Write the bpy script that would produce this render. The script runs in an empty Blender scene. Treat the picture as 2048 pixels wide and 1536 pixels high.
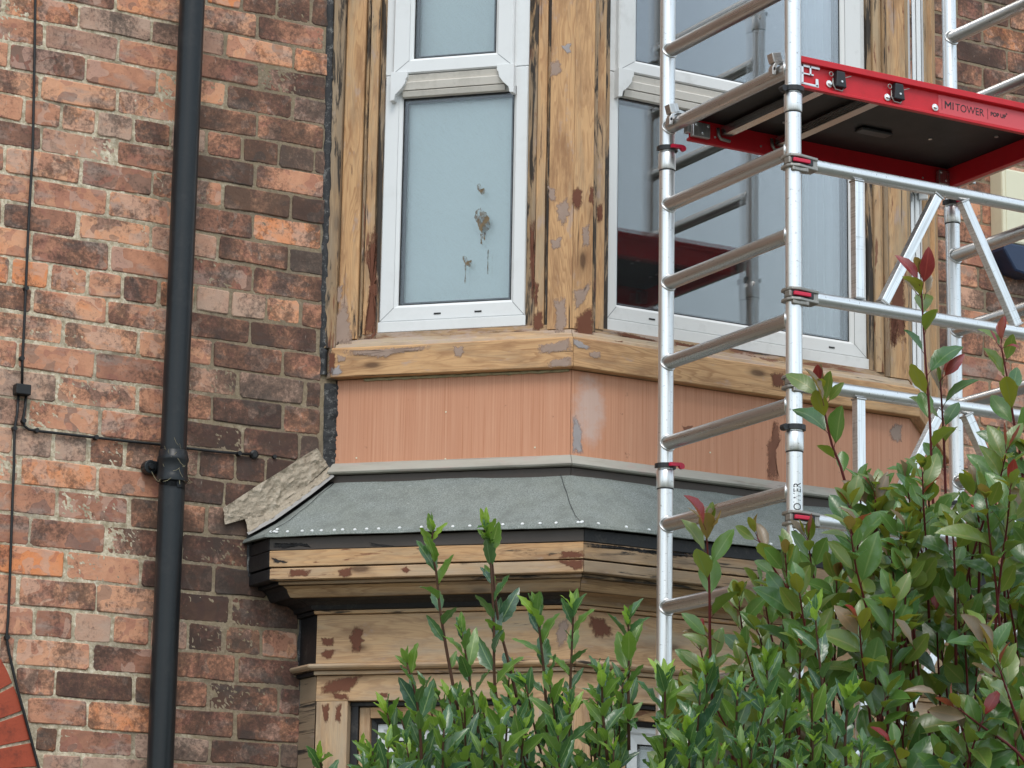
import bpy, math, random
from mathutils import Vector, Matrix, noise as mnoise
sc = bpy.context.scene
rnd = random.Random(7)

# ------------------------------------------------------------------ camera
F_PX = 5825.0
CAM = Vector((0.0, -7.87, 1.6))
YAW, PITCH, ROLL = math.radians(29.1), math.radians(12.72), math.radians(1.024)
_f = Vector((math.sin(YAW)*math.cos(PITCH), math.cos(YAW)*math.cos(PITCH), math.sin(PITCH)))
_r = Vector((math.cos(YAW), -math.sin(YAW), 0))
_u = _r.cross(_f)
RIGHT = math.cos(ROLL)*_r + math.sin(ROLL)*_u
UP = -math.sin(ROLL)*_r + math.cos(ROLL)*_u
FWD = _f
cd = bpy.data.cameras.new('camera')
cam = bpy.data.objects.new('camera', cd)
sc.collection.objects.link(cam)
cd.sensor_width = 36.0
cd.lens = 36.0*F_PX/2048.0
cd.clip_start = 0.05
cd.clip_end = 500
cam.matrix_world = Matrix(((RIGHT.x, UP.x, -FWD.x, CAM.x), (RIGHT.y, UP.y, -FWD.y, CAM.y), (RIGHT.z, UP.z, -FWD.z, CAM.z), (0, 0, 0, 1)))
sc.camera = cam

# ------------------------------------------------------------------ sky, sun, exposure
SUN_EL, SUN_AZ = math.radians(52), math.radians(205)      # azimuth measured clockwise from +Y
world = bpy.data.worlds.new('World')
sc.world = world
world.use_nodes = True
wn = world.node_tree
bg = wn.nodes['Background']
sky = wn.nodes.new('ShaderNodeTexSky')
sky.sky_type = 'NISHITA'
sky.sun_disc = False
sky.sun_elevation = SUN_EL
sky.sun_rotation = SUN_AZ
sky.air_density = 1.0
sky.dust_density = 2.2
sky.ozone_density = 1.2
# broken high cloud over the whole sky: the Nishita blue shows through a soft, pale layer
tcw = wn.nodes.new('ShaderNodeTexCoord')
nzw = wn.nodes.new('ShaderNodeTexNoise'); nzw.inputs['Scale'].default_value = 2.6; nzw.inputs['Detail'].default_value = 6
wn.links.new(tcw.outputs['Generated'], nzw.inputs['Vector'])
rmw = wn.nodes.new('ShaderNodeMapRange'); rmw.inputs['From Min'].default_value = 0.3; rmw.inputs['From Max'].default_value = 0.7; rmw.inputs['To Min'].default_value = 0.25; rmw.inputs['To Max'].default_value = 0.75
wn.links.new(nzw.outputs[0], rmw.inputs['Value'])
mxw = wn.nodes.new('ShaderNodeMixRGB'); mxw.inputs[2].default_value = (6.6, 7.6, 7.9, 1)
wn.links.new(rmw.outputs[0], mxw.inputs[0]); wn.links.new(sky.outputs[0], mxw.inputs[1])
wn.links.new(mxw.outputs[0], bg.inputs[0])
bg.inputs[1].default_value = 0.15
sd = bpy.data.lights.new('sun', 'SUN')
sd.energy = 0.9
sd.angle = math.radians(24)
sd.color = (1.0, 0.96, 0.90)
sun = bpy.data.objects.new('sun', sd)
sc.collection.objects.link(sun)
_sd = Vector((math.sin(SUN_AZ)*math.cos(SUN_EL), math.cos(SUN_AZ)*math.cos(SUN_EL), math.sin(SUN_EL)))
sun.location = _sd*30
sun.rotation_euler = _sd.to_track_quat('Z', 'Y').to_euler()
sc.view_settings.view_transform = 'Standard'
sc.view_settings.look = 'None'
sc.view_settings.exposure = 0.5
sc.view_settings.gamma = 1.0
sc.view_settings.use_curve_mapping = False

# ------------------------------------------------------------------ helpers
def ray(px, py):
    return RIGHT*((px-1024)/F_PX) - UP*((py-768)/F_PX) + FWD
def at_depth(px, py, d):
    return CAM + ray(px, py)*d
def on_plane(px, py, n, p0):
    r = ray(px, py)
    return CAM + r*((p0-CAM).dot(n)/r.dot(n))
def on_wall(px, py, y=0.0):
    return on_plane(px, py, Vector((0, 1, 0)), Vector((0, y, 0)))

class MB:
    def __init__(self):
        self.v = []; self.f = []; self.uv = []; self.mi = []
    def face(self, pts, uvs=None, mi=0):
        b = len(self.v)
        self.v += [Vector(p) for p in pts]
        self.f.append(tuple(range(b, b+len(pts))))
        self.uv.append(uvs if uvs else [(p[0], p[2]) for p in pts])
        self.mi.append(mi)
    def grid(self, P, uvf=None, mi=0):
        # P[i][j] points, shared verts
        b = len(self.v); n = len(P); m = len(P[0])
        for row in P: self.v += [Vector(p) for p in row]
        for i in range(n-1):
            for j in range(m-1):
                ids = (b+i*m+j, b+(i+1)*m+j, b+(i+1)*m+j+1, b+i*m+j+1)
                self.f.append(ids)
                if uvf: self.uv.append([uvf(i, j), uvf(i+1, j), uvf(i+1, j+1), uvf(i, j+1)])
                else: self.uv.append([(i, j)]*4)
                self.mi.append(mi)
    def box(self, c, ax, ay, az, mi=0):
        # centre and three half-axis vectors
        c = Vector(c); ax, ay, az = Vector(ax), Vector(ay), Vector(az)
        lx, ly, lz = ax.length*2, ay.length*2, az.length*2
        for s, a, b_, n, la, lb in ((1, ay, az, ax, ly, lz), (1, az, ax, ay, lz, lx), (1, ax, ay, az, lx, ly)):
            for sg in (1, -1):
                p = [c+n*sg-a-b_, c+n*sg+a-b_, c+n*sg+a+b_, c+n*sg-a+b_]
                uv = [(0, 0), (la, 0), (la, lb), (0, lb)]
                if sg < 0: p.reverse(); uv = uv[::-1]
                self.face(p, uv, mi)
    def aabox(self, x0, x1, y0, y1, z0, z1, mi=0):
        self.box(((x0+x1)/2, (y0+y1)/2, (z0+z1)/2), ((x1-x0)/2, 0, 0), (0, (y1-y0)/2, 0), (0, 0, (z1-z0)/2), mi)
    def tube(self, pts, r, n=12, cap=True, mi=0, v0=0.0):
        pts = [Vector(p) for p in pts]
        rs = r if isinstance(r, (list, tuple)) else [r]*len(pts)
        b = len(self.v); L = v0; prev = None
        for i, p in enumerate(pts):
            if i == 0: d = pts[1]-p
            elif i == len(pts)-1: d = p-pts[i-1]
            else: d = (pts[i+1]-pts[i-1])
            d.normalize()
            if prev is None:
                a = Vector((0, 0, 1)) if abs(d.z) < 0.9 else Vector((1, 0, 0))
                e1 = d.cross(a).normalized()
            else:
                e1 = (prev - d*prev.dot(d)).normalized()
            prev = e1
            e2 = d.cross(e1)
            for k in range(n):
                t = 2*math.pi*k/n
                self.v.append(p + (e1*math.cos(t)+e2*math.sin(t))*rs[i])
        for i in range(len(pts)-1):
            l = (pts[i+1]-pts[i]).length
            for k in range(n):
                k2 = (k+1) % n
                self.f.append((b+i*n+k, b+i*n+k2, b+(i+1)*n+k2, b+(i+1)*n+k))
                self.uv.append([(L, k/n), (L, (k+1)/n), (L+l, (k+1)/n), (L+l, k/n)])
                self.mi.append(mi)
            L += l
        if cap:
            self.f.append(tuple(b+k for k in range(n))[::-1]); self.uv.append([(0, 0)]*n); self.mi.append(mi)
            e = b+(len(pts)-1)*n
            self.f.append(tuple(e+k for k in range(n))); self.uv.append([(0, 0)]*n); self.mi.append(mi)

ORIG = {}
def empty(name, loc, label, cat, group=None):
    o = bpy.data.objects.new(name, None)
    o.empty_display_size = 0.1
    sc.collection.objects.link(o)
    o.location = loc
    o['label'] = label; o['category'] = cat
    if group: o['group'] = group
    ORIG[o.name] = Vector(loc)
    return o

def mesh_from(mb, name, mats, origin, smooth=False):
    me = bpy.data.meshes.new(name)
    me.from_pydata([v-origin for v in mb.v], [], mb.f)
    for m in (mats if isinstance(mats, (list, tuple)) else [mats]): me.materials.append(m)
    ul = me.uv_layers.new(name='UVMap')
    k = 0
    for p, uv in zip(me.polygons, mb.uv):
        for q in range(p.loop_total):
            ul.data[k].uv = uv[q]; k += 1
    me.polygons.foreach_set('material_index', mb.mi)
    if smooth: me.polygons.foreach_set('use_smooth', [True]*len(me.polygons))
    me.update()
    return me

def part(name, mb, mats, parent=None, smooth=False, origin=None, bevel=0.0, autosmooth=None, **props):
    if origin is None:
        n = len(mb.v)
        lo = Vector((min(v.x for v in mb.v), min(v.y for v in mb.v), min(v.z for v in mb.v)))
        hi = Vector((max(v.x for v in mb.v), max(v.y for v in mb.v), max(v.z for v in mb.v)))
        origin = (lo+hi)/2
    me = mesh_from(mb, name, mats, origin, smooth)
    o = bpy.data.objects.new(name, me)
    sc.collection.objects.link(o)
    if parent:
        o.parent = parent
        o.location = origin - ORIG[parent.name]
    else:
        o.location = origin
    ORIG[o.name] = Vector(origin)
    if smooth and autosmooth:
        a = math.cos(math.radians(autosmooth))
        import bmesh
        bm = bmesh.new(); bm.from_mesh(me)
        bmesh.ops.remove_doubles(bm, verts=bm.verts, dist=1e-5)
        for e in bm.edges:
            if len(e.link_faces) == 2 and e.link_faces[0].normal.dot(e.link_faces[1].normal) < a: e.smooth = False
        bm.to_mesh(me); bm.free()
    if bevel:
        md = o.modifiers.new('bevel', 'BEVEL'); md.width = bevel; md.segments = 2; md.limit_method = 'ANGLE'
        md.angle_limit = math.radians(35)
        import bmesh
        bm = bmesh.new(); bm.from_mesh(me)
        bmesh.ops.remove_doubles(bm, verts=bm.verts, dist=1e-5)
        bmesh.ops.recalc_face_normals(bm, faces=bm.faces)
        bm.to_mesh(me); bm.free()
    for k, v in props.items(): o[k] = v
    return o

def clone(o, loc, parent):
    # loc: world position
    c = o.copy(); sc.collection.objects.link(c)
    c.parent = parent
    c.location = Vector(loc) - ORIG[parent.name]
    ORIG[c.name] = Vector(loc)
    return c

# ------------------------------------------------------------------ material helpers
class NT:
    def __init__(self, name):
        self.m = bpy.data.materials.new(name); self.m.use_nodes = True
        self.t = self.m.node_tree; self.t.nodes.clear()
        self.out = self.t.nodes.new('ShaderNodeOutputMaterial')
    def n(self, typ, ins=None, **props):
        x = self.t.nodes.new('ShaderNode'+typ)
        for k, v in props.items(): setattr(x, k, v)
        if ins:
            for k, v in ins.items():
                s = x.inputs[k]
                if hasattr(v, 'is_output') or isinstance(v, bpy.types.NodeSocket): self.t.links.new(v, s)
                else: s.default_value = v
        return x
    def math(self, op, a, b=0.0, c=0.0, clamp=False):
        x = self.n('Math', operation=op); x.use_clamp = clamp
        for i, v in enumerate((a, b, c)):
            if isinstance(v, bpy.types.NodeSocket): self.t.links.new(v, x.inputs[i])
            else: x.inputs[i].default_value = v
        return x.outputs[0]
    def mix(self, f, a, b, blend='MIX'):
        x = self.n('MixRGB', blend_type=blend)
        for i, v in ((0, f), (1, a), (2, b)):
            if isinstance(v, bpy.types.NodeSocket): self.t.links.new(v, x.inputs[i])
            else: x.inputs[i].default_value = v if i == 0 else (v[0], v[1], v[2], 1)
        return x.outputs[0]
    def ramp(self, f, stops, interp='LINEAR'):
        x = self.n('ValToRGB'); cr = x.color_ramp; cr.interpolation = interp
        while len(cr.elements) < len(stops): cr.elements.new(0.5)
        for e, (p, c) in zip(cr.elements, stops):
            e.position = p
            e.color = (c, c, c, 1) if isinstance(c, (int, float)) else (c[0], c[1], c[2], 1)
        self.t.links.new(f, x.inputs[0])
        return x.outputs[0]
    def noise(self, vec, scale, detail=4.0, rough=0.55, dist=0.0):
        return self.n('TexNoise', {'Vector': vec, 'Scale': scale, 'Detail': detail, 'Roughness': rough, 'Distortion': dist}).outputs[0]
    def attr(self, name):
        return self.n('Attribute', attribute_type='OBJECT', attribute_name=name).outputs['Fac']
    def mapping(self, vec, loc=(0, 0, 0), scale=(1, 1, 1), rot=(0, 0, 0)):
        return self.n('Mapping', {'Vector': vec, 'Location': loc, 'Scale': scale, 'Rotation': rot}).outputs[0]
    def vadd(self, a, b):
        x = self.n('VectorMath', operation='ADD'); self.t.links.new(a, x.inputs[0])
        if isinstance(b, bpy.types.NodeSocket): self.t.links.new(b, x.inputs[1])
        else: x.inputs[1].default_value = b
        return x.outputs[0]
    def bump(self, h, strength=0.3, dist=0.002):
        return self.n('Bump', {'Height': h, 'Strength': strength, 'Distance': dist}).outputs[0]
    def pbr(self, color, rough=0.6, metal=0.0, normal=None, spec=0.4, **kw):
        b = self.n('BsdfPrincipled')
        def setv(k, v):
            if isinstance(v, bpy.types.NodeSocket): self.t.links.new(v, b.inputs[k])
            elif k == 'Base Color': b.inputs[k].default_value = (v[0], v[1], v[2], 1)
            else: b.inputs[k].default_value = v
        setv('Base Color', color); setv('Roughness', rough); setv('Metallic', metal); setv('Specular IOR Level', spec)
        if normal is not None: setv('Normal', normal)
        for k, v in kw.items(): setv(k, v)
        return b.outputs[0]
    def done(self, shader):
        self.t.links.new(shader, self.out.inputs[0])
        return self.m
    def objseed(self):
        # object coordinates shifted per object by obj["seed"]
        tc = self.n('TexCoord').outputs['Object']
        s = self.attr('seed')
        cx = self.n('CombineXYZ', {'X': self.math('MULTIPLY', s, 17.3), 'Y': self.math('MULTIPLY', s, 5.1), 'Z': self.math('MULTIPLY', s, 29.7)}).outputs[0]
        return self.vadd(tc, cx)
    def uvseed(self):
        tc = self.n('TexCoord').outputs['UV']
        s = self.attr('seed')
        cx = self.n('CombineXYZ', {'X': self.math('MULTIPLY', s, 13.7), 'Y': self.math('MULTIPLY', s, 3.31), 'Z': self.math('MULTIPLY', s, 7.7)}).outputs[0]
        return self.vadd(tc, cx)

def make_brick_mat():
    t = NT('weathered_brick')
    v = t.objseed()
    tone = t.attr('tone'); soot = t.attr('soot')
    n1 = t.noise(v, 16, 5, 0.6, 0.6)
    n2 = t.noise(t.mapping(v, (3, 1, 2)), 34, 4, 0.6, 1.2)
    tt = t.math('ADD', tone, t.math('MULTIPLY', t.math('SUBTRACT', n1, 0.5), 0.75))
    base = t.ramp(tt, [(0.0, (0.21, 0.112, 0.080)), (0.25, (0.345, 0.163, 0.108)), (0.5, (0.52, 0.248, 0.152)), (0.75, (0.65, 0.340, 0.208)), (1.0, (0.70, 0.262, 0.112))])
    # sharp-edged fired patches: plum, pale pinkish grey
    vor = t.n('TexVoronoi', {'Vector': t.vadd(v, t.n('TexNoise', {'Vector': v, 'Scale': 9.0}).outputs[1]), 'Scale': 6.5}, feature='F1')
    pc = t.n('SeparateColor', {'Color': vor.outputs['Color']}).outputs
    p1 = t.math('GREATER_THAN', pc[0], 0.74)
    base = t.mix(t.math('MULTIPLY', p1, 0.42), base, (0.30, 0.125, 0.10))
    p2 = t.math('GREATER_THAN', pc[1], 0.86)
    base = t.mix(t.math('MULTIPLY', p2, 0.45), base, (0.56, 0.38, 0.30))
    p3 = t.math('GREATER_THAN', pc[2], 0.9)
    base = t.mix(t.math('MULTIPLY', p3, 0.5), base, (0.19, 0.14, 0.115))
    grey = t.ramp(t.noise(t.mapping(v, (7, 2, 5), (0.6, 1, 1.6)), 14, 5, 0.62), [(0.52, 0), (0.7, 1)])
    base = t.mix(t.math('MULTIPLY', grey, 0.6), base, (0.36, 0.29, 0.25))
    base = t.mix(t.math('MULTIPLY', t.attr('ash'), t.ramp(n1, [(0.3, 0.55), (0.6, 1.0)])), base, (0.46, 0.325, 0.25))
    # soot crust
    n3 = t.noise(t.mapping(v, (1, 8, 4)), 7, 7, 0.62, 0.5)
    n4 = t.noise(t.mapping(v, (5, 3, 9)), 95, 6, 0.75)
    sv = t.math('ADD', t.math('ADD', t.math('MULTIPLY', n3, 1.25), t.math('MULTIPLY', t.math('SUBTRACT', n4, 0.5), 0.85)), t.math('ADD', -0.08, t.math('MULTIPLY', soot, 0.36)))
    sm = t.ramp(sv, [(0.56, 0), (0.74, 0.75), (0.92, 1)])
    base = t.mix(t.math('MULTIPLY', sm, 0.84), base, (0.032, 0.028, 0.026))
    # pits and pale scratches
    pit = t.ramp(t.noise(t.mapping(v, (2, 9, 1)), 120, 3, 0.6), [(0.68, 0), (0.74, 1)])
    base = t.mix(t.math('MULTIPLY', pit, 0.7), base, (0.05, 0.03, 0.028))
    scr = t.ramp(t.noise(t.mapping(v, (4, 4, 4), (1, 1, 0.22)), 110, 3, 0.6), [(0.69, 0), (0.76, 1)])
    base = t.mix(t.math('MULTIPLY', scr, 0.45), base, (0.55, 0.47, 0.39))
    # clean orange arrises
    h = t.math('ADD', t.math('MULTIPLY', n4, 0.6), t.math('ADD', t.math('MULTIPLY', n2, 0.7), t.math('MULTIPLY', vor.outputs['Distance'], 0.6)))
    nb = t.bump(h, 0.55, 0.004)
    return t.done(t.pbr(base, 0.85, normal=nb, spec=0.25))

def make_mortar_mat():
    t = NT('lime_mortar')
    v = t.n('TexCoord').outputs['Object']
    n1 = t.noise(v, 6, 6, 0.65); n2 = t.noise(v, 90, 5, 0.7); n3 = t.noise(t.mapping(v, (3, 3, 3)), 30, 4, 0.6)
    x = t.n('SeparateXYZ', {'Vector': t.n('NewGeometry').outputs['Position']}).outputs
    # the pointing left of the pipe is the newer, paler mix; near the bay it is old and grey-brown
    old = t.ramp(t.math('ADD', x[0], t.math('MULTIPLY', n1, 0.35)), [(0.0, 0), (1.0, 1)])
    oldm = t.n('MapRange', {'Value': t.math('ADD', x[0], t.math('MULTIPLY', t.math('SUBTRACT', n1, 0.5), 0.8)), 'From Min': 3.0, 'From Max': 3.4}).outputs[0]
    c1 = t.ramp(n2, [(0.3, (0.34, 0.27, 0.18)), (0.5, (0.62, 0.53, 0.39)), (0.7, (0.84, 0.78, 0.64))])
    c2 = t.ramp(n2, [(0.25, (0.155, 0.12, 0.085)), (0.5, (0.255, 0.20, 0.14)), (0.78, (0.40, 0.33, 0.24))])
    c = t.mix(oldm, c1, c2)
    c = t.mix(t.ramp(n3, [(0.44, 0), (0.66, 0.8)]), c, (0.25, 0.20, 0.125))
    c = t.mix(t.ramp(n1, [(0.5, 0), (0.68, 0.7)]), c, (0.16, 0.13, 0.10))
    return t.done(t.pbr(c, 0.95, normal=t.bump(n2, 0.7, 0.004), spec=0.15))

def make_wood(name, light, dark, weather=(0.30, 0.24, 0.165)):
    """stripped pine; per-object amounts: grey, black, primer, haze"""
    t = NT(name)
    v = t.uvseed()
    low = t.noise(t.mapping(v, (0, 0, 0), (1.3, 11, 1)), 1.0, 3, 0.55)
    wob = t.noise(t.mapping(v, (3, 8, 0), (9, 40, 1)), 1.0, 3, 0.5)
    s = t.n('SeparateXYZ', {'Vector': v}).outputs
    ringc = t.math('ADD', t.math('ADD', t.math('MULTIPLY', s[1], 70), t.math('MULTIPLY', low, 22.0)), t.math('MULTIPLY', wob, 0.7))
    ring = t.math('FRACT', ringc)
    ring = t.ramp(ring, [(0.0, 0.0), (0.45, 0.12), (0.84, 1.0), (0.93, 0.7), (1.0, 0.0)])
    fine = t.noise(t.mapping(v, (1, 2, 3), (7, 330, 1)), 1.0, 4, 0.65)
    c = t.mix(t.math('MULTIPLY', ring, 0.8), light, dark)
    c = t.mix(t.ramp(fine, [(0.38, 0), (0.72, 0.55)]), c, dark)
    big = t.noise(t.mapping(v, (4, 1, 2), (2.2, 10, 1)), 1.0, 4, 0.6)
    c = t.mix(t.math('MULTIPLY', t.ramp(big, [(0.35, 0), (0.65, 1)]), 0.5), c, (light[0]*1.1, light[1]*1.08, light[2]*1.05))
    blot = t.noise(t.mapping(v, (9, 4, 2), (5, 22, 1)), 1.0, 5, 0.65)
    c = t.mix(t.ramp(blot, [(0.47, 0), (0.66, 0.75)]), c, (dark[0]*0.75, dark[1]*0.75, dark[2]*0.8))
    # knots
    vo = t.n('TexVoronoi', {'Vector': t.mapping(v, (0, 0, 0), (3.4, 9, 1)), 'Scale': 1.0, 'Randomness': 1.0}, feature='F1')
    kn = t.ramp(t.math('ADD', vo.outputs['Distance'], t.math('MULTIPLY', fine, 0.05)), [(0.09, 1), (0.135, 0.35), (0.2, 0)])
    c = t.mix(t.math('MULTIPLY', kn, 0.85), c, (0.085, 0.042, 0.022))
    def amount(noise_, at, a, b):
        return t.ramp(t.math('ADD', noise_, t.math('MULTIPLY', t.attr(at), 0.5)), [(a, 0), (b, 1)])
    # grey weathering
    g = t.noise(t.mapping(v, (8, 3, 2), (2.6, 16, 1)), 1.0, 6, 0.65)
    gm = amount(g, 'grey', 0.60, 0.85)
    c = t.mix(t.math('MULTIPLY', gm, 0.75), c, weather)
    # mauve-grey primer haze rubbed back
    hz = t.noise(t.mapping(v, (2, 7, 1), (9, 22, 1)), 1.0, 6, 0.66)
    hm = amount(hz, 'haze', 0.74, 0.82)
    c = t.mix(t.math('MULTIPLY', hm, 0.55), c, (0.41, 0.32, 0.285))
    # red-brown paint remains
    pz = t.noise(t.mapping(v, (6, 1, 9), (5, 26, 1)), 1.0, 6, 0.62, 0.4)
    pm = amount(pz, 'primer', 0.74, 0.775)
    c = t.mix(t.math('MULTIPLY', pm, 0.88), c, (0.175, 0.068, 0.037))
    # black paint remains
    bz = t.noise(t.mapping(v, (3, 5, 2), (4, 34, 1)), 1.0, 7, 0.68, 0.5)
    bm = amount(bz, 'black', 0.70, 0.76)
    c = t.mix(t.math('MULTIPLY', bm, 0.92), c, (0.02, 0.019, 0.019))
    # splits along the grain
    sp = t.noise(t.mapping(v, (1, 9, 4), (1.6, 85, 1)), 1.0, 3, 0.5)
    sm = t.ramp(sp, [(0.70, 0), (0.735, 1)])
    c = t.mix(t.math('MULTIPLY', sm, 0.85), c, (0.035, 0.022, 0.014))
    h = t.math('SUBTRACT', t.math('ADD', t.math('MULTIPLY', fine, 0.35), t.math('MULTIPLY', bm, 0.5)), t.math('MULTIPLY', sm, 0.9))
    return t.done(t.pbr(c, 0.62, normal=t.bump(h, 0.5, 0.002), spec=0.3))

def make_plain(name, col, rough=0.5, metal=0.0, var=0.12, scale=20, bump=0.15, spec=0.4, dirt=None):
    t = NT(name)
    v = t.n('TexCoord').outputs['Object']
    n1 = t.noise(v, scale, 5, 0.6); n2 = t.noise(v, scale*6, 3, 0.6)
    c = t.mix(t.math('MULTIPLY', n1, var*2), col, (col[0]*0.55, col[1]*0.55, col[2]*0.55))
    if dirt:
        c = t.mix(t.ramp(t.math('ADD', t.math('MULTIPLY', n1, 0.7), t.math('MULTIPLY', n2, 0.35)), [(0.55, 0), (0.75, dirt[3])]), c, dirt[:3])
    r = t.math('ADD', t.math('MULTIPLY', n1, 0.2), rough-0.1)
    return t.done(t.pbr(c, r, metal, t.bump(n2, bump, 0.001), spec))

def make_alu(name, col=(0.80, 0.81, 0.83), rough=0.3, scuff=0.5):
    t = NT(name)
    uv = t.uvseed()
    n1 = t.noise(t.mapping(uv, (0, 0, 0), (3, 18, 1)), 1.0, 5, 0.6)
    st = t.noise(t.mapping(uv, (5, 2, 0), (4, 220, 1)), 1.0, 3, 0.6)
    cr = t.noise(t.mapping(uv, (2, 7, 0), (160, 9, 1)), 1.0, 4, 0.65)
    c = t.mix(t.math('MULTIPLY', t.ramp(n1, [(0.35, 0), (0.75, 1)]), 0.4), col, (col[0]*0.62, col[1]*0.61, col[2]*0.60))
    c = t.mix(t.ramp(st, [(0.42, 0), (0.66, 0.5)]), c, (col[0]*0.45, col[1]*0.43, col[2]*0.41))
    sc_ = t.ramp(cr, [(0.62, 0), (0.70, 1)])
    c = t.mix(t.math('MULTIPLY', sc_, scuff), c, (0.16, 0.155, 0.15))
    ob = t.n('TexCoord').outputs['Object']
    dt = t.ramp(t.noise(ob, 60, 5, 0.7), [(0.64, 0), (0.74, 1)])
    c = t.mix(t.math('MULTIPLY', dt, 0.5), c, (0.13, 0.12, 0.11))
    r = t.math('ADD', t.math('MULTIPLY', n1, 0.25), rough-0.08)
    return t.done(t.pbr(c, r, 0.92, t.bump(t.math('ADD', st, t.math('MULTIPLY', cr, 0.5)), 0.12, 0.001), 0.5))

M = {}
M['brick'] = make_brick_mat()
M['mortar'] = make_mortar_mat()
M['pine'] = make_wood('stripped_pine', (0.61, 0.375, 0.19), (0.36, 0.185, 0.085), (0.38, 0.30, 0.20))
M['pine_pale'] = make_wood('pale_pine', (0.55, 0.365, 0.205), (0.35, 0.20, 0.105), (0.43, 0.36, 0.27))
M['pine_dark'] = make_wood('brown_pine', (0.44, 0.285, 0.15), (0.24, 0.135, 0.065), (0.27, 0.215, 0.155))
M['grey_wood'] = make_wood('grey_weathered_timber', (0.37, 0.345, 0.29), (0.26, 0.225, 0.17), (0.40, 0.385, 0.34))
M['black_paint'] = make_plain('old_black_paint', (0.016, 0.016, 0.018), 0.5, var=0.3, scale=25, bump=0.6, dirt=(0.10, 0.09, 0.08, 0.5))
M['dark_brown'] = make_plain('dark_brown_paint', (0.070, 0.055, 0.046), 0.5, var=0.25, scale=15, bump=0.3, dirt=(0.09, 0.065, 0.055, 0.6))
M['upvc'] = make_plain('white_upvc', (0.74, 0.755, 0.76), 0.35, var=0.03, scale=6, bump=0.05, dirt=(0.42, 0.42, 0.40, 0.16))
M['upvc_dirty'] = make_plain('grimy_white_upvc', (0.70, 0.70, 0.69), 0.4, var=0.05, scale=7, bump=0.1, dirt=(0.36, 0.35, 0.32, 0.35))
M['upvc_beige'] = make_plain('yellowed_upvc', (0.70, 0.66, 0.60), 0.45, var=0.08, scale=9, bump=0.1, dirt=(0.3, 0.27, 0.22, 0.4))
M['gasket'] = make_plain('black_rubber', (0.018, 0.018, 0.019), 0.6, var=0.2)
M['spacer'] = make_plain('grey_spacer_bar', (0.12, 0.13, 0.14), 0.5, var=0.2)
M['red'] = make_plain('red_paint', (0.56, 0.011, 0.02), 0.42, var=0.08, scale=30, bump=0.25, dirt=(0.30, 0.02, 0.02, 0.35))
M['red_plastic'] = make_plain('red_plastic', (0.60, 0.02, 0.06), 0.35, var=0.05)
M['black_plastic'] = make_plain('black_plastic', (0.02, 0.02, 0.022), 0.4, var=0.1)
M['deck'] = make_plain('black_faced_plywood', (0.011, 0.0095, 0.009), 0.55, var=0.3, scale=8, bump=0.1)
M['alu'] = make_alu('aluminium_tube', (0.88, 0.89, 0.90), 0.31, 0.6)
M['alu_dull'] = make_alu('dull_aluminium', (0.60, 0.585, 0.57), 0.25, 0.6)
M['alu_cast'] = make_alu('cast_aluminium', (0.42, 0.40, 0.37), 0.5, 0.3)
M['bolt'] = make_plain('zinc_bolt', (0.75, 0.75, 0.74), 0.3, 0.8, var=0.1)
M['pipe'] = make_plain('black_pipe_paint', (0.012, 0.015, 0.018), 0.34, var=0.25, scale=12, bump=0.25, spec=0.35, dirt=(0.03, 0.031, 0.033, 0.5))
M['cable'] = make_plain('black_cable', (0.015, 0.015, 0.016), 0.5, var=0.2)
M['arch'] = make_plain('red_rubbed_brick', (0.42, 0.090, 0.050), 0.85, var=0.35, scale=24, bump=0.8, spec=0.2, dirt=(0.13, 0.045, 0.035, 0.75))
M['nail'] = make_plain('galvanised_nail', (0.78, 0.80, 0.80), 0.4, 0.2, var=0.05)
M['cream'] = make_plain('cream_paint', (0.72, 0.69, 0.52), 0.45, var=0.06, scale=5, dirt=(0.5, 0.46, 0.33, 0.3))
M['navy'] = make_plain('navy_paint', (0.012, 0.028, 0.075), 0.35, var=0.2, spec=0.5)
def make_patch(name, col):
    t = NT(name)
    v = t.n('TexCoord').outputs['Object']
    n1 = t.noise(v, 30, 5, 0.6); n2 = t.noise(t.mapping(v, (2, 1, 4), (1, 1, 0.45)), 120, 5, 0.7)
    c = t.mix(t.math('MULTIPLY', n1, 0.55), col, (col[0]*0.6, col[1]*0.55, col[2]*0.55))
    u = t.n('SeparateXYZ', {'Vector': t.n('TexCoord').outputs['UV']}).outputs[0]
    n3 = t.noise(t.mapping(v, (7, 1, 4), (1, 1, 1)), 55, 6, 0.72)
    a = t.ramp(t.math('ADD', t.math('MULTIPLY', u, 1.5), t.math('MULTIPLY', t.math('SUBTRACT', t.math('ADD', t.math('MULTIPLY', n2, 0.5), t.math('MULTIPLY', n3, 0.5)), 0.5), 2.6)), [(-0.0, 0), (0.55, 0.9)])
    p = t.pbr(c, 0.62, normal=t.bump(n2, 0.35, 0.001), spec=0.3)
    return t.done(t.n('MixShader', {0: a, 1: t.n('BsdfTransparent').outputs[0], 2: p}).outputs[0])
M['brown_patch'] = make_patch('red_brown_primer', (0.185, 0.068, 0.037))
M['stain_patch'] = make_patch('faded_brown_stain', (0.27, 0.115, 0.068))
M['mauve_patch'] = make_patch('mauve_grey_filler', (0.42, 0.31, 0.25))
M['black_patch'] = make_patch('flaking_black_paint', (0.025, 0.023, 0.024))
M['grey_patch'] = make_patch('grey_filler', (0.42, 0.39, 0.39))
M['foam'] = make_plain('old_sealant', (0.42, 0.37, 0.23), 0.9, var=0.35, scale=40, bump=1.0, dirt=(0.08, 0.07, 0.04, 0.8))
M['blind'] = make_plain('white_roller_blind', (0.70, 0.775, 0.785), 0.9, var=0.04, scale=3)
M['curtain'] = make_plain('pale_curtain', (0.34, 0.38, 0.43), 0.95, var=0.1, scale=5)
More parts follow.
